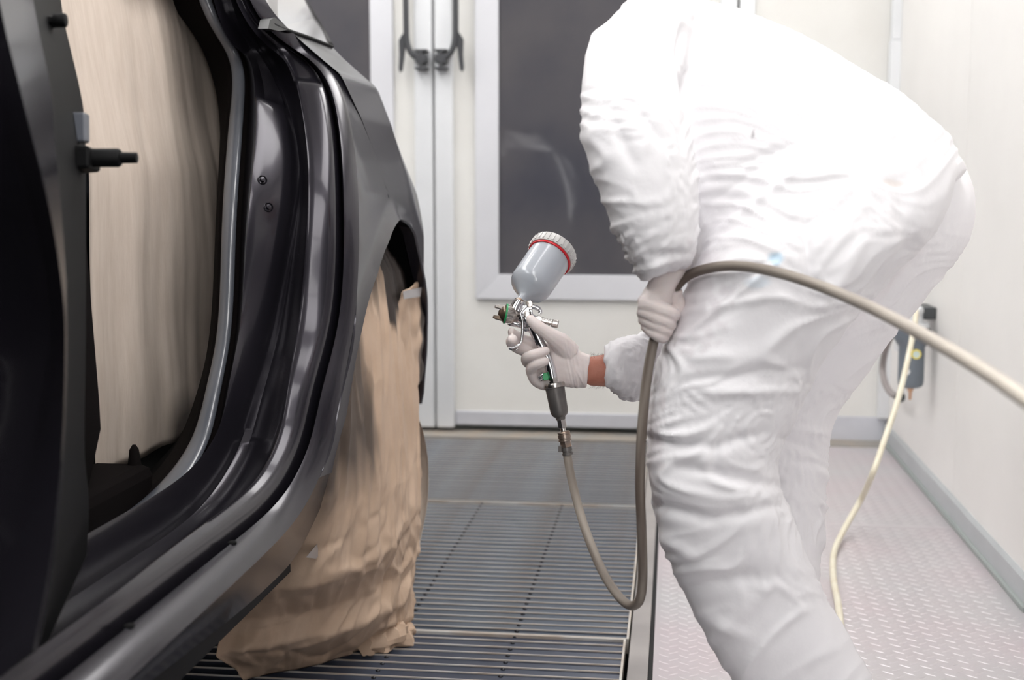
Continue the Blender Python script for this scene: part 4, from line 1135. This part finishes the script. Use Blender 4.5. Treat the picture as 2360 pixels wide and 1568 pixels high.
MB().lathe(p0, ax, [(23.9 * mm, 15.5 * mm), (27 * mm, 14.6 * mm), (31 * mm, 10.5 * mm), (33 * mm, 6 * mm), (35 * mm, 4.5 * mm), (35.5 * mm, 1.5 * mm)], 32).build('nozzle', dark_cap, head_, smooth=True, angle=40)
hd = vec(0.20, 0.98, -0.12); hd -= ax * (hd @ ax); hd /= np.linalg.norm(hd)
hw_ = np.cross(ax, hd)
for s, m_ in ((-1, nickel), (1, dark_cap)):
    q = p0 + hd * s * 9.0 * mm
    pr_ = [q + ax * 28 * mm - hd * s * 3 * mm, q + ax * 43 * mm - hd * s * 2.0 * mm, q + ax * 43.5 * mm + hd * s * 2.2 * mm, q + ax * 38 * mm + hd * s * 4.0 * mm, q + ax * 27 * mm + hd * s * 5 * mm]
    MB().prism([p - hw_ * 4.0 * mm for p in pr_], hw_ * 8.0 * mm).build('horn', m_, head_, bevel=0.0008)
# --- body casting
bd = MB().lathe(Z2(495, 455, .002), Z2(790, 560, .002) - Z2(495, 455, .002), [(0, .0115), (.006, .0135), (.014, .0140), (.024, .0125), (.034, .0105), (.040, .006)], 24).build('gun_body', chrome, gun, smooth=True, angle=50)
MB().lathe(Z2(330, 540, .004), Z2(560, 585, .004) - Z2(330, 540, .004), [(0, .005), (.004, .0062), (.026, .0062), (.030, .004)], 16).build('lower_tube', chrome, bd, smooth=True, angle=40)
MB().prism([Z2(455, 330, -.004), Z2(600, 260, -.004), Z2(700, 300, -.004), Z2(705, 480, -.004), Z2(640, 560, -.004), Z2(500, 540, -.004), Z2(430, 430, -.004)], FW * .014).build('side_plate', chrome, bd, bevel=0.002)
for (x, y, r) in ((655, 268, .0062), (612, 420, .0056)):
    MB().lathe(Z2(x, y, -.012), -FW, [(0, r), (.004, r), (.0055, r * .8), (.0058, r * .2)], 20).build('screw', nickel, bd, smooth=True, angle=35)
MB().tube(catmull([Z2(690, 300, 0), Z2(750, 320, 0), Z2(800, 345, 0), Z2(822, 380, 0), Z2(806, 412, 0)], 4), [.0042] * 9 + [.0036] * 8, 10).build('hook', chrome, bd, smooth=True, angle=60)
MB().tube([Z2(672, 340, -.013), Z2(690, 440, -.013), Z2(720, 480, -.008)], .0028, 10).build('yoke', chrome, bd, smooth=True)
# --- control knobs
kb = MB().lathe(Z2(790, 500, .004), -FW, [(0, .0066), (.016, .0066), (.018, .0056), (.018, .0042), (.0165, .0038), (.0165, .0015), (.018, .001)], 24).build('round_knob', nickel, gun, smooth=True, angle=35)
k0, k1 = Z2(800, 510, .004), Z2(1090, 575, .004)
kd = (k1 - k0) / np.linalg.norm(k1 - k0); kl = np.linalg.norm(k1 - k0)
rd = MB().lathe(k0, kd, [(0, .0062), (.010, .0062), (.0105, .0048), (kl - .012, .0046)], 16).build('control_rod', nickel, gun, smooth=True, angle=35)
MB().lathe(k0, kd, [(kl - .0125, .0040), (kl - .0125, .0066), (kl - .0105, .0072), (kl - .002, .0072), (kl, .0062), (kl, .001)], 12).build('knurled_knob', nickel, rd)
for t in (.008, .013, .018):
    MB().lathe(k0, kd, [(t, .0045), (t, .0062), (t + .0022, .0062), (t + .0022, .0045)], 14).build('nut_ring', nickel, rd)
MB().lathe(Z2(575, 625, -.004), Z2(800, 715, .0) - Z2(575, 625, -.004), [(0, .003), (.001, .0062), (.006, .0062), (.007, .0046), (.026, .0046), (.028, .003)], 16).build('air_valve', chrome, gun, smooth=True, angle=40)
# --- trigger: bowed lever ending in a hook under the fingers
tp = [(655, 262), (600, 310), (525, 395), (532, 470), (548, 540), (552, 640), (545, 740), (530, 830), (500, 880), (455, 903), (400, 925), (350, 930)]
tw = [5.0, 4.4, 3.6, 3.6, 4.4, 4.6, 4.4, 4.2, 4.0, 3.8, 4.2, 3.0]
TP = catmull([tuple(Z2(x, y, -.014 if y < 600 else -.014 - .006 * min(1, (y - 600) / 250))) + (w * mm,) for (x, y), w in zip(tp, tw)], 5)
rows_ = []
for i, q in enumerate(TP):
    t = TP[min(i + 1, len(TP) - 1)][:3] - TP[max(i - 1, 0)][:3]; t /= np.linalg.norm(t)
    sd = np.cross(t, FW); sd /= np.linalg.norm(sd)
    wv = q[3] * 0.62
    rows_.append([q[:3] + sd * wv * math.cos(a) + FW * 0.0022 * math.sin(a) for a in np.linspace(0, 2 * math.pi, 12, endpoint=False)])
tr_ = MB().grid(rows_, closed=True, caps=True).build('trigger', chrome, gun, smooth=True, angle=50)
MB().grid([[Z2(x, y, dd) for dd in (-.018, -.008, .004, .014)] for x, y in ((330, 915), (345, 950), (400, 972), (460, 965), (498, 930))]).build('trigger_shoe', chrome, tr_, smooth=True).modifiers.new('solid', 'SOLIDIFY').thickness = 0.0016
# --- handle
hs = [(705, 600, .0105, .010), (745, 700, .0098, .010), (800, 820, .0092, .0105), (870, 960, .0090, .0105), (930, 1100, .0092, .0105), (975, 1250, .0094, .0105), (1000, 1380, .0095, .010)]
H_ = catmull([tuple(Z2(x, y, -.002)) + (a, b) for x, y, a, b in hs], 5)
rows_ = []
for i, q in enumerate(H_):
    t = H_[min(i + 1, len(H_) - 1)][:3] - H_[max(i - 1, 0)][:3]; t /= np.linalg.norm(t)
    sd = np.cross(t, FW); sd /= np.linalg.norm(sd)
    rows_.append([q[:3] + sd * q[3] * math.copysign(abs(math.cos(a)) ** .8, math.cos(a)) + FW * q[4] * math.copysign(abs(math.sin(a)) ** .8, math.sin(a)) for a in np.linspace(0, 2 * math.pi, 20, endpoint=False)])
hn = MB().grid(rows_, closed=True, caps=True).build('handle', chrome, gun, smooth=True, angle=50)
MB().prism([Z2(862, 1312, -.016), Z2(915, 1300, -.016), Z2(945, 1372, -.016), Z2(935, 1418, -.016), Z2(868, 1420, -.016), Z2(850, 1366, -.016)], FW * .016).build('colour_marker', ring_green, hn, bevel=0.001)
MB().lathe(Z2(800, 1395, -.008), Z2(880, 1330, -.008) - Z2(800, 1395, -.008), [(0, .002), (.0005, .0062), (.006, .0068), (.011, .0068), (.012, .005)], 20).build('valve_cap', chrome, hn, smooth=True, angle=40)
# --- swivel nut, filter and couplings below the handle
def Z5(x, y, dd=0.0): return at(1210 + x * 0.153, 840 + y * 0.153, DG + dd)
fa = Z5(530, 800) - Z5(435, 290); fl_ = np.linalg.norm(fa); fa /= fl_
n0 = Z5(422, 195)
MB().lathe(n0, fa, [(-.004, .0075), (0, .0088), (.005, .0088), (.0052, .0070), (.0068, .0070), (.007, .0088), (.0115, .0088), (.0125, .006)], 6).build('swivel_nut', nickel, gun)
f0_ = Z5(436, 278)
flt = MB().lathe(f0_, fa, [(0, .008), (.0015, .0165), (.003, .0182), (.009, .0186), (.0095, .0175), (.012, .0172), (.050, .0160), (.055, .0152), (.0595, .0125), (.0615, .0092), (.067, .0080), (.067, .001)], 40).build('air_filter', filter_grey, gun, smooth=True, angle=40)
flt['label'] = 'dark grey cylindrical air filter'
MB().lathe(f0_, fa, [(.0005, .0168), (.0005, .0176), (.0035, .0190), (.0075, .0192), (.0085, .0182), (.0085, .0168)], 40).build('filter_rim', nickel, flt, smooth=True, angle=40)
h0 = Z5(540, 800)
cp = MB().lathe(h0, fa, [(-.003, .0062), (0, .0066), (.0045, .0066)], 20).build('coupling', nickel, gun, smooth=True, angle=40)
MB().lathe(h0, fa, [(.004, .005), (.0042, .0082), (.0185, .0086), (.0195, .0055)], 6).build('hex_nut', nickel, cp)
MB().lathe(h0, fa, [(.019, .0048), (.026, .0048)], 16).build('stem', nickel, cp, smooth=True, angle=40)
MB().lathe(h0, fa, [(.025, .006), (.0255, .0105), (.028, .0115), (.0285, .0104), (.0305, .0104), (.031, .0116), (.037, .0118), (.0375, .0106), (.039, .0106), (.0395, .0118), (.0425, .0118), (.043, .009)], 28).build('quick_coupling', brass_old, cp, smooth=True, angle=30)
MB().lathe(h0, fa, [(.0425, .008), (.043, .0106), (.0535, .0110), (.054, .008)], 6).build('hex_sleeve', brass_old, cp)
MB().lathe(h0, fa, [(.0535, .008), (.0538, .0098), (.060, .0100), (.0602, .0085), (.0635, .0085), (.0638, .0096), (.068, .0096), (.068, .0075)], 24).build('hose_clamp', filter_grey, cp, smooth=True, angle=30)
MB().box(tuple(h0 + fa * .057 - RT * .013 - UP * .003 - FW * .006 - np.array([.002, .002, .002])), tuple(h0 + fa * .057 - RT * .013 + UP * .002 - FW * .006 + np.array([.004, .004, .004]))).build('clamp_screw', filter_grey, cp, bevel=0.0008)

# ================================================================ HOSES
def dirt_mat(name, c_clean, c_dirty, attr):
    m = mat(name, c_clean, 0.5, spec=0.4, noise_scale=25, noise_amt=0.1, bump=0.08, bump_scale=120)
    nt = m.node_tree; b = nt.nodes['Principled BSDF']
    src = b.inputs['Base Color'].links[0].from_socket
    a = nt.nodes.new('ShaderNodeAttribute'); a.attribute_name = attr
    mx = nt.nodes.new('ShaderNodeMix'); mx.data_type = 'RGBA'
    nt.links.new(a.outputs['Fac'], mx.inputs[0]); nt.links.new(src, mx.inputs[6]); mx.inputs[7].default_value = (*c_dirty, 1)
    nt.links.new(mx.outputs[2], b.inputs['Base Color'])
    return m
hose_mat = dirt_mat('hose_rubber', (0.60, 0.545, 0.47), (0.125, 0.098, 0.082), 'dirt')
HP = [tuple(h0 + fa * .060), (1309, 1060, 2.268), (1322, 1125, 2.25), (1347, 1215, 2.20), (1385, 1310, 2.13), (1422, 1370, 2.085), (1452, 1396, 2.05), (1474, 1384, 2.02), (1481, 1330, 2.0), (1479, 1230, 1.97), (1475, 1120, 1.95),
      (1479, 1000, 1.94), (1490, 880, 1.937), (1505, 795, 1.934), (1522, 735, 1.936), (1542, 692, 1.936), (1566, 652, 1.93), (1606, 626, 1.905), (1680, 613, 1.85), (1770, 623, 1.78), (1880, 656, 1.68), (2000, 706, 1.56), (2120, 768, 1.42), (2230, 832, 1.29), (2330, 897, 1.18), (2450, 985, 1.06)]
HW = [np.array(HP[0])] + [at(u, v, d) for u, v, d in HP[1:]] + [np.array(p) for p in ((.337, .982, .791), (.352, .82, .752), (.368, .60, .66), (.385, .35, .48), (.40, .08, .24), (.42, -.2, .055), (.44, -.55, .009), (.45, -1.0, .009))]
hpts = resample(catmull(HW, 10), 420)
hm_ = MB().tube(hpts, 0.0076, 16)
ho = hm_.build('air_hose', hose_mat, smooth=True, angle=60)
tag(ho, 'thick grey-brown air hose looping from the gun through the fist to the right edge', 'hose')
ca_ = ho.data.color_attributes.new('dirt', 'FLOAT_COLOR', 'POINT')
dv = []
for i in range(420):
    u, v, d = project(hpts[i])
    t = i / 419
    k = 1 - np.clip((d - 1.9) / -0.75, 0, 1)
    if i < 330 and d > 2.0: k = 0.72 + 0.25 * np.clip((2.2 - d) / .2, 0, 1)
    for j in range(16):
        q = float(np.clip(k * (0.9 + 0.35 * noise.noise((t * 40, math.cos(j / 16 * 6.28), math.sin(j / 16 * 6.28)))), 0, 1))
        dv.extend((q, q, q, 1))
ca_.data.foreach_set('color', dv)

cream = mat('hose_cream', (0.72, 0.68, 0.56), 0.45, spec=0.4, noise_scale=20, col2=(0.66, 0.60, 0.47), bump=0.05, bump_scale=100)
DC = 4.2
CP = [on_x(2108, 712, .80), at(2111, 722, 4.05), at(2106, 760, 4.0), at(2092, 830, 3.95), at(2070, 920, 3.85), at(2040, 1010, 3.75), at(2012, 1090, 3.62), on_z(1985, 1150, .10), on_z(1945, 1222, .03), on_z(1922, 1275, .009), on_z(1921, 1335, .009), on_z(1932, 1395, .009), on_z(1938, 1460, .009), on_z(1939, 1560, .009), on_z(1950, 1680, .009), on_z(2000, 1900, .009)]
MBc = MB().tube(resample(catmull(CP, 10), 200), 0.0088, 14)
co = MBc.build('air_hose', cream, smooth=True, angle=60)
tag(co, 'cream air hose hanging from the wall unit and lying on the tread plate', 'hose')

# ---------------------------------------------------------------- wall-mounted filter regulator
unit_grey = mat('unit_grey', (0.16, 0.185, 0.215), 0.4, spec=0.5, noise_scale=10, noise_amt=0.08)
unit_dark = mat('unit_dark', (0.05, 0.055, 0.058), 0.45)
yellow = mat('gauge_yellow', (0.72, 0.60, 0.10), 0.4)
gauge_face = mat('gauge_face', (0.55, 0.65, 0.62), 0.25)
copper = mat('copper_drain', (0.62, 0.38, 0.24), 0.35, metal=0.7)
hose_grey = mat('hose_grey', (0.30, 0.27, 0.265), 0.55)
label_white = mat('label_white', (0.8, 0.8, 0.8), 0.5)
XU = .79
uc = on_x(2098, 820, XU)
un = thing('filter_regulator', (XR - 0.02, uc[1], uc[2] - 0.1), 'grey air filter regulator with yellow ringed gauge on the right wall', 'regulator')
def R1(x, y, xx=XU): return on_x(1960 + x * 0.2551, 640 + y * 0.2551, xx)
zt, zb_ = R1(540, 450)[2], R1(540, 1000)[2]
Hh = zt - zb_
rb_ = abs(R1(470, 800)[1] - R1(640, 800)[1])
mpu = np.linalg.norm(R1(0, 500) - R1(0, 600)) / 100
cc = R1(552, 700); br = 85 * mpu
prof = [(0, br * .25), (.004, br * .7), (.012, br * .95), (.03, br), (Hh * .62, br), (Hh * .70, br * 1.0), (Hh * .78, br * 1.25), (Hh * .84, br * 1.42), (Hh, br * 1.45), (Hh, br * .3)]
body_ = MB().lathe((cc[0], cc[1], zb_), (0, 0, 1), prof, 24).build('filter_bowl', unit_grey, un, smooth=True, angle=40)
MB().lathe((cc[0], cc[1], zt), (0, 0, 1), [(0, br * 1.2), (.004, br * 1.3), (.02, br * 1.25), (.026, br * .8), (.05, br * .75), (.055, br * .4)], 20).build('valve_head', alu_white, un, smooth=True, angle=40)
gq = R1(595, 693, XU - br * 1.02)
gd = CAM - gq; gd[2] = 0; gd /= np.linalg.norm(gd)
ga = MB().lathe(gq + gd * 0, gd, [(-.02, .010), (0, 30 * mpu), (.006, 30 * mpu), (.006, 22 * mpu), (.004, 22 * mpu)], 24).build('gauge', yellow, un, smooth=True, angle=40)
MB().lathe(gq + gd * .003, gd, [(0, 22 * mpu), (.0015, 22 * mpu), (.0018, .001)], 24).build('gauge_face', gauge_face, ga)
lq = R1(505, 850, XU - br * 1.0)
MB().lathe(lq, gd, [(-.01, 16 * mpu), (.002, 24 * mpu), (.003, .001)], 16).build('badge', label_white, un)
MB().lathe((cc[0], cc[1], zb_ + .004), (0, 0, -1), [(0, .013), (.012, .009), (.016, .0055), (.042, .005), (.043, .001)], 14).build('drain', copper, un, smooth=True, angle=40)
q0, q1 = on_x(2141, 718, .84)[1], on_x(2119, 718, .84)[1]
MB().box((XU + .005, min(q0, q1), on_x(2130, 732, .84)[2]), (XR - .001, max(q0, q1), on_x(2130, 704, .84)[2])).build('wall_bracket', unit_dark, un, bevel=0.004)
yb0 = on_x(2098, 800, .855)[1]
MB().box((XU + .01, yb0 - .03, zt - .12), (XR - .001, yb0 + .03, zt + .02)).build('back_plate', alu_white, un, bevel=0.004)
MB().tube([R1(500, 330, .80), R1(560, 275, .80), R1(620, 300, .80)], .016, 12).build('elbow', alu_white, un, smooth=True)
lp = [R1(410, 440, .80), R1(360, 540, .80), R1(310, 680, .80), R1(290, 830, .80), R1(315, 960, .80), R1(370, 1045, .80), R1(440, 1080, .805)]
MB().tube(resample(catmull(lp, 6), 40), 0.0125, 12).build('loop_hose', hose_grey, un, smooth=True)
MB().lathe(R1(425, 1080, .805), R1(500, 1088, .81) - R1(425, 1080, .805), [(0, .012), (.02, .012), (.021, .008), (.036, .008), (.037, .019), (.043, .019), (.043, .005)], 14).build('hose_fitting', unit_dark, un, smooth=True, angle=40)
